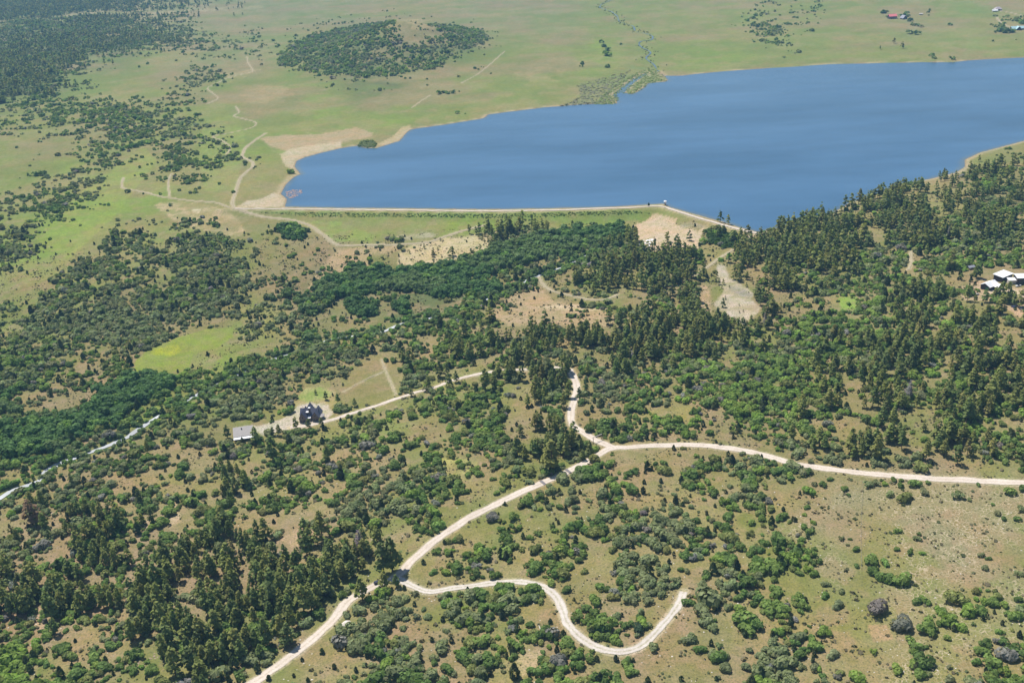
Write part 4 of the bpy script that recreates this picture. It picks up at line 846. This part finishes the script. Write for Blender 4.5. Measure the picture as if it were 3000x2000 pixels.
M_SLATE = plain('slate_roof', (.115, .12, .165), .6, .18, 2.5, .3, 0, 1.2); M_METAL = plain('pale_metal_roof', (.31, .28, .265), .5, .10, .6, .4, 0, 2.0)
M_WHITE = plain('white_roof', (.80, .80, .80), .5, .04, .6); M_RED = plain('red_metal_roof', (.80, .22, .22), .45, .08, .5, .5); M_TEAL = plain('teal_metal_roof', (.42, .60, .62), .5, .06, .5)
M_LIGHTW = plain('pale_wall', (.52, .47, .42), .8, .12, .8); M_GREEND = plain('green_door', (.05, .17, .11), .6, .1, 1); M_ROCK = plain('pale_rock', (.60, .54, .47), .9, .3, .8)
M_PINKR = plain('pink_rock', (.33, .235, .20), .9, .25, .8); M_TIMB = plain('weathered_timber', (.36, .28, .19), .85, .25, 1); M_STEEL = plain('galvanised_steel', (.34, .32, .33), .5, .15, 2)
M_GREYR = plain('grey_roof', (.30, .30, .34), .6, .1, .6); M_RUST = plain('rust_needles', (.33, .19, .105), .9, .25, 2)

# garage with a long pale roof and a white lean-to along its front
g_ = root('garage', 716, 1279, 12, 'long garage with pale grey metal roof and white lean-to beside the gravel yard', 'garage')
MB().gable_wall(-7.2, 7.2, -4.5, 5.5, 3.4, 7.2, ridge=3.2).build('wall', M_DARKW, g_)
rf = MB().gable_roof(-7.2, 7.2, -4.5, 5.5, 3.4, 7.2, ridge=3.2, o=.5).build('roof', M_METAL, g_)
MB().box(-1.6, -.9, .9, 1.6, 5.6, 7.3).build('chimney', M_DARKW, rf)
MB().prism([(-7.6, 2.35), (-4.9, 2.9), (-4.9, 3.05), (-7.6, 2.5)], -7.6, 7.6).build('lean_to_roof', M_WHITE, g_)
for x in (-7.2, -3.6, 0, 3.6, 7.2): MB().box(x - .1, x + .1, -7.45, -7.25, -1.5, 2.36).build('post', M_TIMB, g_)
for x in (-4.8, 0, 4.8): MB().box(x - 1.6, x + 1.6, -4.58, -4.46, -.6, 2.2).build('garage_door', M_GREYR, g_)

# stone house with many gables
h_ = root('stone_house', 908, 1224, -6, 'stone house with steep blue-grey slate gables beside the gravel yard', 'house')
MB().gable_wall(-6.5, 7.0, -2.6, 4.2, 4.2, 8.2).build('wall', M_STONE, h_)
MB().gable_wall(-7.6, 3.2, -6.2, -.6, 3.9, 8.6, axis='y', z0=-1.5).build('wall', M_STONE, h_)
MB().gable_wall(-5.2, 6.0, 3.2, 8.8, 3.7, 7.9, axis='y', z0=-1.5).build('wall', M_STONE, h_)
MB().gable_wall(2, 9.5, -4.4, 1.4, 4.2, 8.8, axis='y', z0=-1.5).build('wall', M_STONE, h_)
rf = MB().gable_roof(-6.5, 7.0, -2.6, 4.2, 4.2, 8.3).build('roof', M_SLATE, h_)
MB().box(.4, 1.7, -2.3, -.9, 3.0, 9.9).build('chimney', M_STONE, rf); MB().box(.2, 1.9, -2.5, -.7, 9.9, 10.15).build('chimney_cap', M_WHITE, rf)
MB().gable_roof(-7.6, 3.2, -6.2, -.6, 3.9, 8.7, axis='y').build('roof', M_SLATE, h_)
MB().gable_roof(-5.2, 6.0, 3.2, 8.8, 3.7, 8.0, axis='y').build('roof', M_SLATE, h_)
MB().gable_roof(2, 9.5, -4.4, 1.4, 4.2, 8.95, axis='y').build('roof', M_SLATE, h_)
d_ = MB().box(-1.6, .1, -2.9, -.8, 5.0, 6.4).build('dormer', M_DARKW, h_); MB().prism([(-1.8, 6.4), (.3, 6.4), (.3, 6.6), (-1.8, 6.6)], -3.1, -.7, 'y').build('dormer_roof', M_WHITE, d_)
MB().prism([(-5.6, 2.7), (-2.7, 3.2), (-2.7, 3.35), (-5.6, 2.85)], -.6, 2.2).build('porch_roof', M_WHITE, h_)
for x in (-.4, 2.0): MB().box(x - .12, x + .12, -5.5, -5.3, -1.5, 2.72).build('porch_post', M_TIMB, h_)
v_, f_ = [], []
for i in range(9):
    a = -math.pi / 2 + math.pi * i / 8
    v_ += [(8.8 + 3.4 * math.cos(a), -.5 + 3.6 * math.sin(a), 2.7), (8.8, -.5, 3.5), (8.8 + 3.4 * math.cos(a), -.5 + 3.6 * math.sin(a), 2.55)]
for i in range(8): f_ += [(3 * i, 3 * i + 3, 3 * i + 1), (3 * i, 3 * i + 2, 3 * i + 5, 3 * i + 3)]
MB().add(v_, f_).build('veranda_roof', M_METAL, h_)
for i in (1, 4, 7):
    a = -math.pi / 2 + math.pi * i / 8; MB().cyl(8.8 + 3.2 * math.cos(a), -.5 + 3.4 * math.sin(a), -1.5, 2.6, .12, k=8).build('veranda_post', M_TIMB, h_)
windows(h_, M_GLASS, [(-4.6, -7.62, .8), (-2.3, -7.62, .8), (-3.4, -7.62, 3.6), (4.8, -5.22, .8), (7.2, -5.22, .8), (6, -5.22, 4.0)])
MB().box(.3, 1.4, -2.66, -2.58, -.3, 1.9).build('door', M_TIMB, h_)

# white-roofed houses on the right
w1 = root('white_house', 2937, 817, 33, 'white flat-roofed house with dark walls, behind the gabled white house at the right edge', 'house')
MB().box(-7.6, 7.6, -4.2, 4.2, -1.5, 4.4).build('wall', M_DARKW, w1)
MB().prism([(-5, 4.3), (5, 5.2), (5, 5.5), (-5, 4.6)], -8.3, 8.3).build('roof', M_WHITE, w1)
windows(w1, M_GLASS, [(-5, -4.22, 1.2), (-1, -4.22, 1.2), (3, -4.22, 1.2)], w_=2.2, h_=1.8)
w2 = root('white_house', 2897, 843, 33, 'gabled white-roofed house with green door panel at the edge of the reddish yard', 'house')
MB().gable_wall(-6.0, 6.0, -4.2, 4.2, 3.6, 5.8).build('wall', M_DARKW, w2)
MB().gable_roof(-6.0, 6.0, -4.2, 4.2, 3.6, 5.8, o=1.0).build('roof', M_WHITE, w2)
MB().gable_roof(-8.6, 0, -1.0, 5.0, 3.3, 5.6, axis='y', o=.6).build('porch_roof', M_WHITE, w2)
MB().gable_wall(-7.8, 0, -1.0, 5.0, 3.3, 5.5, axis='y').build('porch_wall', M_DARKW, w2)
MB().box(-6.07, -5.98, -3.2, -.4, -.6, 2.6).build('garage_door', M_GREEND, w2)
windows(w2, M_GLASS, [(-3.6, -4.22, 1.2), (6.5 - 4.5, -7.82, 1.2)], w_=1.6)
w3 = root('white_barn', 3002, 826, -6, 'large white-roofed barn with curved roof edge, cut by the right edge of the photo', 'barn')
MB().box(-8, 12, -4.5, 5.5, -1.5, 5.0).build('wall', M_DARKW, w3)
pr = [(-5.5 + 12 * t, 4.6 + 3.2 * math.sin(math.pi * (.25 + .5 * t)) - 2.0) for t in np.linspace(0, 1, 9)]
m = MB()
for a, b in zip(pr[:-1], pr[1:]): m.prism([(a[0], a[1] + .6), (b[0], b[1] + .6), (b[0], b[1] + .85), (a[0], a[1] + .85)], -9, 13)
m.build('roof', M_WHITE, w3)
MB().box(-14.5, -8.05, -3, 1.5, -1.5, 2.8).build('annex_wall', M_LIGHTW, w3); MB().prism([(-3.6, 2.8), (2.2, 3.5), (2.2, 3.7), (-3.6, 3.0)], -15, -8.3).build('annex_roof', M_WHITE, w3)
windows(w3, M_GLASS, [(-4, -4.52, 1.2), (0, -4.52, 1.2), (4, -4.52, 1.2)], w_=2.4, h_=1.8)

# far houses on the plain
r1 = root('red_roofed_house', 2613.5, 55, 3, 'two-storey house with bright red metal roof on the plain beyond the lake', 'house')
MB().gable_wall(-9.5, 9.5, -6, 6, 6.2, 10.5).build('wall', M_DARKW, r1); MB().gable_roof(-9.5, 9.5, -6, 6, 6.2, 10.6, o=.9, th=.4).build('roof', M_RED, r1)
MB().box(-9.5, 9.5, -8.5, -6.05, 2.8, 3.1).build('balcony', M_LIGHTW, r1)
for x in (-8.5, -3, 3, 8.5): MB().box(x - .2, x + .2, -8.4, -8.0, -1.5, 2.8).build('post', M_LIGHTW, r1)
windows(r1, M_GLASS, [(-6, -6.03, 3.7), (-2, -6.03, 3.7), (2, -6.03, 3.7), (6, -6.03, 3.7)], w_=2, h_=1.6)
r2 = root('grey_barn', 2647, 56, 12, 'dark barn with grey gabled roof facing the lake, right of the red-roofed house', 'barn')
MB().gable_wall(-7, 7, -5.5, 5.5, 3.0, 8.8, axis='y').build('wall', M_DARKW, r2); MB().gable_roof(-7, 7, -5.5, 5.5, 3.0, 8.9, axis='y', o=1.0, th=.4).build('roof', M_GREYR, r2)
MB().box(-1.6, 1.6, -7.08, -6.98, -.5, 2.8).build('door', M_GREYR, r2)
r3 = root('farm_shed', 2698, 44, -25, 'tiny pale-roofed shed alone on the plain right of the grey barn', 'shed')
MB().gable_wall(-4, 4, -2.5, 2.5, 2.4, 3.8).build('wall', M_TIMB, r3); MB().gable_roof(-4, 4, -2.5, 2.5, 2.4, 3.9, o=.5).build('roof', M_LIGHTW, r3)
r4 = root('ranch_house', 2923, 31, -4, 'pale hip-roofed ranch house at the top right, where the lane begins', 'house')
MB().box(-8, 8, -6, 6, -1.5, 3.6).build('wall', M_LIGHTW, r4)
MB().add([(-9, -7, 3.6), (9, -7, 3.6), (9, 7, 3.6), (-9, 7, 3.6), (-3, 0, 9.0), (3, 0, 9.0)], [(0, 1, 5, 4), (1, 2, 5), (2, 3, 4, 5), (3, 0, 4), (3, 2, 1, 0)]).build('roof', plain('pinkish_roof', (.46, .39, .40), .6, .08, .5), r4)
MB().box(-2.5, 2.5, -6.4, -6.05, 1.2, 3.2).build('window', M_GLASS, r4)
r5 = root('ranch_garage', 2914, 34.5, -8, 'low white-roofed garage just left of the pale ranch house', 'garage')
MB().gable_wall(-6, 6, -4, 4, 2.8, 5.0).build('wall', M_LIGHTW, r5); MB().gable_roof(-6, 6, -4, 4, 2.8, 5.0, o=.7).build('roof', M_WHITE, r5)
MB().box(-3, 3, -4.08, -3.98, -.5, 2.4).build('garage_door', M_GREYR, r5)
r6 = root('teal_roofed_house', 2984, 87, -2, 'long low house with pale teal roof and front gable at the right edge', 'house')
MB().gable_wall(-17, 24, -5.5, 5.5, 3.4, 7.2).build('wall', M_DARKW, r6); MB().gable_roof(-17, 24, -5.5, 5.5, 3.4, 7.3, o=.9, th=.4).build('roof', M_TEAL, r6)
MB().gable_wall(-9.5, 0, -8.5, 1.5, 3.0, 7.9, axis='y').build('gable_wall', M_DARKW, r6); MB().gable_roof(-10, 0, -8.5, 1.5, 3.0, 8.0, axis='y', o=1.0, th=.4).build('gable_roof', M_TEAL, r6)
windows(r6, M_GLASS, [(-13, -5.53, 1), (4, -5.53, 1), (8, -5.53, 1), (12, -5.53, 1), (-3.5, -9.53, 1)], w_=2, h_=1.6)
for (u, v, yw, lab, L, mt) in ((2741, 768, 20, 'small white-roofed shed among dark oaks left of the white houses', 5, M_WHITE), (2843, 788, 15, 'small grey-roofed cabin in the bright green shrubs above the reddish yard', 6, M_GREYR)):
    s_ = root('shed', u, v, yw, lab, 'shed'); MB().gable_wall(-L / 2, L / 2, -2, 2, 2.3, 3.3).build('wall', M_TIMB, s_); MB().gable_roof(-L / 2, L / 2, -2, 2, 2.3, 3.4, o=.4).build('roof', mt, s_); MB().box(-.5, .5, -2.05, -1.97, -.3, 1.9).build('door', M_DARKW, s_)

# intake tower at the bend of the dam
it = root('intake_tower', 1950, 602, 0, 'round white-capped intake tower standing in the water at the bend of the dam', 'tower')
it.location.z = 0; it.location.y += 3.0
MB().cyl(0, 0, -4, 4.2, 1.15, 1.05, 20).build('shaft', M_STEEL, it); MB().cyl(0, 0, 4.2, 4.6, 2.0, 2.0, 20).cyl(0, 0, 4.6, 5.5, 2.0, .5, 20).build('cap', M_WHITE, it)
MB().box(-.6, .6, -4.5, -1.0, 3.2, 3.35).build('walkway', M_STEEL, it)
for x in (-.6, .6): MB().box(x - .04, x + .04, -4.5, -1.0, 4.1, 4.18).build('rail', M_STEEL, it)

# ranch gate over the north road, cattle grids, fence
gt = root('ranch_gate', 1750, 1292, 32, 'timber ranch gate with a pale beam across the north road above the junction', 'gate')
for x in (-3.6, 3.6): MB().cyl(x, 0, -.5, 4.2, .22, .18, 10).build('post', M_TIMB, gt)
MB().box(-4.2, 4.2, -.16, .16, 4.2, 4.55).build('beam', M_LIGHTW, gt); MB().box(-1.3, 1.3, -.06, .06, 3.2, 4.1).build('sign_board', M_TIMB, gt)
for sx in (-1, 1):
    m = MB()
    for z in (.5, .9, 1.3): m.box(min(sx * 3.9, sx * 7.0), max(sx * 3.9, sx * 7.0), -.04, .04, z, z + .1)
    m.box(sx * 7.0 - .08, sx * 7.0 + .08, -.08, .08, -.3, 1.5); m.build('side_rail', M_TIMB, gt)
for (u, v, yw, lab) in ((1591, 1414, 28, 'steel cattle grid across the main road, lower one of the two'), (1665, 1380, 28, 'steel cattle grid across the main road, upper one near the tall pine')):
    cg = root('cattle_grid', u, v, yw, lab, 'cattle grid', 'steel cattle grids on the main road', dz=.2)
    m = MB()
    for i in range(7): m.box(-.9 + i * .28, -.78 + i * .28, -3.0, 3.0, .10, .17)
    m.build('bars', M_STEEL, cg); MB().box(-1.0, 1.0, -3.1, 3.1, .02, .08).build('pit_cover', M_DARKW, cg)
    for s in (-1, 1): MB().box(-.1, .1, s * 3.4 - .1, s * 3.4 + .1, -.3, 1.3).build('post', M_TIMB, cg)
fp = on_ground([2527] * 2 + [2522, 2524], [1413, 1450, 1540, 1668])[:, :2]; fl = spline(np.vstack([fp[0], fp[1], fp[2], fp[3]]), 4.0)
fe = root('wire_fence', 2527, 1413, 0, 'thin wire fence on timber posts running down the right-hand meadow from the road', 'fence')
fz = gz(fl[:, 0], fl[:, 1]); o0 = np.array(fe.location)
for i in range(0, len(fl)):
    x, y, z = fl[i, 0] - o0[0], fl[i, 1] - o0[1], fz[i] - o0[2]; MB().cyl(x, y, z - .3, z + 1.3, .07, k=6).build('post', M_TIMB, fe)
m = MB()
for i in range(len(fl) - 1):
    for hh in (.5, .85, 1.2):
        a = np.array([fl[i, 0], fl[i, 1], fz[i] + hh]) - o0; b = np.array([fl[i + 1, 0], fl[i + 1, 1], fz[i + 1] + hh]) - o0
        m.add([a, b, b + (0, 0, .025), a + (0, 0, .025), a + (.02, 0, 0), b + (.02, 0, 0), b + (.02, 0, .025), a + (.02, 0, .025)], [(0, 1, 2, 3), (4, 7, 6, 5), (3, 2, 6, 7), (0, 4, 5, 1)])
m.build('wire', M_STEEL, fe)

# vehicles
def car(u, v, yaw, paint, label, cat='car', long=4.7, pickup=False, dz=.1):
    e = root('parked_' + cat.replace(' ', '_'), u, v, yaw, label, cat, dz=dz); mt = plain('paint', paint, .3, .05, 1, .6); L = long / 2
    b = MB().prism([(-L, .45), (L, .45), (L, .8), (L * .85, .98), (L * .42, 1.02), (-L, 1.05)], -.9, .9, 'y').build('body', mt, e)
    cab = [(-L * .92, 1.04), (L * .42, 1.03), (L * .12, 1.62), (-L * .75, 1.62)] if not pickup else [(-L * .25, 1.04), (L * .42, 1.03), (L * .18, 1.68), (-L * .2, 1.68)]
    MB().prism(cab, -.8, .8, 'y').build('cabin_windows', M_GLASS, e)
    MB().box(cab[3][0] + .1, cab[2][0] - .05, -.78, .78, 1.625, 1.68).build('cabin_roof', mt, e)
    for sx in (-1, 1):
        for sy in (-1, 1):
            k = 12; m = MB(); a = [2 * math.pi * i / k for i in range(k)]; y0, y1 = sy * .93 - .11, sy * .93 + .11
            m.add([(sx * L * .62 + .34 * math.cos(t), y, .34 + .34 * math.sin(t)) for y in (y0, y1) for t in a], [tuple(range(k)), tuple(range(k, 2 * k))[::-1]] + [(i, (i + 1) % k, k + (i + 1) % k, k + i) for i in range(k)])
            m.build('wheel', M_DARKW, e)
        MB().box(L - .02, L + .03, sx * .65 - .18, sx * .65 + .18, .62, .78).build('headlight', M_WHITE, e)
    return e
car(1107, 1708, 28, (.03, .035, .06), 'dark blue car on the gravel road in pine shade left of the fork', 'car')
car(2990, 905, 80, (.45, .47, .52), 'silver car parked on bare soil at the right edge below the white houses', 'car')
car(2969, 901, 100, (.05, .07, .16), 'dark blue car half hidden by a pine below the white houses', 'car')
car(2983, 839, 15, (.7, .7, .7), 'white pickup parked before the large white barn', 'pickup truck', 5.4, True)
car(2630, 55, 60, (.72, .70, .62), 'cream pickup between the red-roofed house and the grey barn', 'pickup truck', 5.6, True)
tr = root('flat_trailer', 2862, 864, 20, 'small flat trailer loaded with pale boxes on the reddish yard', 'trailer')
MB().box(-2, 2, -.9, .9, .5, .65).build('deck', M_STEEL, tr); MB().box(2, 3.4, -.06, .06, .5, .6).build('drawbar', M_STEEL, tr); MB().box(-1.6, .2, -.7, .7, .66, 1.5).build('box', M_LIGHTW, tr); MB().box(.4, 1.6, -.6, .6, .66, 1.2).build('box', M_GREYR, tr)
for s in (-1, 1): MB().box(-.3, .3, s * 1.0 - .1, s * 1.0 + .1, .05, .6).build('wheel', M_DARKW, tr)
tp = root('tarp_pile', 2861, 870, -10, 'low pile under a pale tarp in front of the flat trailer', 'pile')
MB().add([(-1.3, -.8, 0), (1.3, -.8, 0), (1.3, .8, 0), (-1.3, .8, 0), (-.9, -.3, .7), (.8, -.4, .8), (.9, .4, .6), (-.8, .4, .75)], [(0, 1, 5, 4), (1, 2, 6, 5), (2, 3, 7, 6), (3, 0, 4, 7), (4, 5, 6, 7), (3, 2, 1, 0)]).build('tarp', M_LIGHTW, tp)

# rocks, logs
def rock_mesh(seed, sq=.6):
    r = random.Random(seed); bm = bmesh.new(); bmesh.ops.create_icosphere(bm, subdivisions=2, radius=1)
    for v in bm.verts:
        n = 1 + .28 * (math.sin(3.1 * v.co.x + seed) + math.cos(2.7 * v.co.y - seed * 2) + math.sin(4 * v.co.z + seed)) / 2 + r.uniform(-.08, .08)
        v.co *= n; v.co.z = max(-.4, min(v.co.z, .75)) * sq
    me = bpy.data.meshes.new('boulder'); bm.to_mesh(me); bm.free(); return me
rl = ['largest pale slab boulder right of the main road near the bottom', 'pale boulder among dark oaks, upper one right of the large slab', 'white boulder half under oaks, below the upper pale boulder', 'flat tan boulder right of the white boulder']
for i, (u, v, s, sx, yw) in enumerate(((1017, 1829, 2.6, 1.2, 40), (1112, 1844, 1.3, .8, 70), (1097, 1861, 1.3, 1.3, 35), (1120, 1863, 1.5, 1.2, 20))):
    me = rock_mesh(i + 1); me.materials.append(M_ROCK); o = obj('boulder', me, label=rl[i], cat='boulder', group='pale boulders below the road fork')
    p = on_ground([u], [v])[0]; o.location = (p[0], p[1], p[2] + .3); o.scale = (s * sx, s, s * .7); o.rotation_euler = (0, .15, rad(yw))
def rubble(name, poly, n, s0, s1, mat, zmin=None):
    pp = np.array(poly, float); u = rng.uniform(pp[:, 0].min(), pp[:, 0].max(), n * 4); v = rng.uniform(pp[:, 1].min(), pp[:, 1].max(), n * 4)
    m = inpoly(u, v, poly); p = on_ground(u[m][:n], v[m][:n])
    if zmin is not None: p[:, 2] = np.maximum(p[:, 2], zmin)
    base = rock_mesh(9); bv = np.array([v.co[:] for v in base.vertices]); bf = np.array([f.vertices[:] for f in base.polygons])
    s = rng.uniform(s0, s1, (len(p), 1, 1)); sc3 = s * rng.uniform(.6, 1.2, (len(p), 1, 3)) * np.array([1.3, 1, .8])
    Vv = (p[:, None] + bv[None] * sc3).reshape(-1, 3); Ff = (bf[None] + (np.arange(len(p)) * len(bv))[:, None, None]).reshape(-1, 3)
    return obj(name, mesh_from(name, Vv, Ff), mat, kind='stuff')
rubble('shore_rocks', [(838,562),(860,560),(884,563),(888,572),(870,580),(850,583),(838,574)], 150, .5, 1.6, M_PINKR, -.1)
rubble('riprap', [(1868,722),(1885,704),(1912,700),(1916,712),(1900,722)], 90, .4, 1.2, M_WHITE)
rubble('field_stones', [(0,1500),(900,1400),(1400,1450),(2000,1400),(3000,1500),(3000,2000),(0,2000)], 900, .12, .45, M_ROCK)
rubble('outcrop_stones', [(380,1950),(470,1900),(480,1915),(400,1965)], 40, .15, .5, M_PINKR)
lp = root('fallen_log', 1582, 1840, 100, 'single white fallen log on bare soil left of the looping lane', 'log')
m = MB(); k = 8
for j, (x, r_) in enumerate(((-2.6, .22), (0, .19), (2.6, .12))): m.v += [(x, r_ * math.cos(6.283 * i / k) + .1 * math.sin(x), .2 + r_ * math.sin(6.283 * i / k)) for i in range(k)]
m.f += [(j * k + i, j * k + (i + 1) % k, (j + 1) * k + (i + 1) % k, (j + 1) * k + i) for j in range(2) for i in range(k)] + [tuple(range(k)), tuple(range(2 * k, 3 * k))]
m.build('log', plain('bleached_wood', (.62, .60, .56), .8, .1, 2), lp)

# dead and rust-brown trees, one of each mesh
def special(u, v, h, kind, colr, label, wid=1.1):
    r = np.random.default_rng(int(u)); q, lum = (t_pine(240, r) if kind == 'rust' else t_snag(150, r))
    e = bpy.data.objects.new('dead_pine', None); p = on_ground([u], [v])[0]; e.location = (p[0], p[1], p[2] - .2); e.scale = (h * wid, h * wid, h); finish(e, label, 'dead tree')
    me = mesh_from('crown', q.reshape(-1, 3), np.arange(len(q) * 4).reshape(-1, 4), np.array(colr)[None] * np.repeat(lum, 4)[:, None])
    obj('crown', me, M_FOL, parent=e)
    me2 = mesh_from('trunk', tv, tf); me2.materials.append(M_DEAD if kind != 'rust' else M_BARK); obj('trunk', me2, parent=e)
special(97, 1537, 20, 'rust', (.30, .20, .12), 'rust-brown dying pine standing at the left edge', 1.3)
special(1058, 1625, 19, 'snag', (.26, .21, .24), 'purple-grey dead pine left of the main road above the fork', 1.5)
special(2664, 1174, 17, 'snag', (.27, .25, .27), 'bare grey dead pine in the right-hand wood', 1.5)
special(2240, 960, 14, 'snag', (.30, .25, .23), 'thin brown dead pine below the pale rock clearing', 1.3)
special(2250, 962, 13, 'snag', (.28, .26, .26), 'thin grey dead pine right of the brown one below the clearing', 1.2)
special(2778, 700, 14, 'snag', (.26, .25, .26), 'grey dead pine in the shore wood at the right', 1.3)
for (u, v, w_, lab) in ((2573, 1782, 66, 'large leafless brown-grey round oak in the right-hand meadow'), (2638, 1826, 66, 'large grey-brown half-bare round oak, lower right of the leafless one')):
    p = on_ground([u], [v + 12])[0]; d_ = proj(p[None])[2][0]; s = w_ * d_ / F * .52
    q, lum = t_shrub(260, np.random.default_rng(int(u)), 1.05, 7); g2 = (.23, .20, .18) if u < 2600 else (.19, .195, .15)
    o = obj('bare_oak', mesh_from('bare_oak', q.reshape(-1, 3), np.arange(len(q) * 4).reshape(-1, 4), np.array(g2)[None] * np.repeat(lum, 4)[:, None]), M_FOL, label=lab, cat='shrub')
    o.location = (p[0], p[1], p[2] - .2); o.scale = (s, s, s)
p = on_ground([1872], [1846])[0]; d_ = proj(p[None])[2][0]; s = 38 * d_ / F * .55
q, lum = t_shrub(220, np.random.default_rng(77), 1.1, 4)
o = obj('juniper', mesh_from('juniper', q.reshape(-1, 3), np.arange(len(q) * 4).reshape(-1, 4), np.array((.06, .10, .05))[None] * np.repeat(lum, 4)[:, None]), M_FOL, label='round dark green juniper alone inside the lower right bend of the looping lane', cat='shrub'); o.location = p; o.scale = (s, s, s)

# ------------------------------------------------------------------ haze
if HAZE_DENSITY:
    m = bpy.data.materials.new('haze'); m.use_nodes = True; N = m.node_tree.nodes; N.clear()
    pv = N.new('ShaderNodeVolumePrincipled'); pv.inputs['Color'].default_value = (.30, .62, 1, 1); pv.inputs['Density'].default_value = HAZE_DENSITY; pv.inputs['Anisotropy'].default_value = 0.0
    ou = N.new('ShaderNodeOutputMaterial'); m.node_tree.links.new(pv.outputs[0], ou.inputs['Volume'])
    hx = float(hw.max()) + 50; zb = float(H.min()) - 1; ztop = max(CH, float(H.max())) + 8
    MB().box(-hx, hx, YR[0] - 50, YR[-1] + 50, zb, ztop).build('haze', m, kind='stuff')
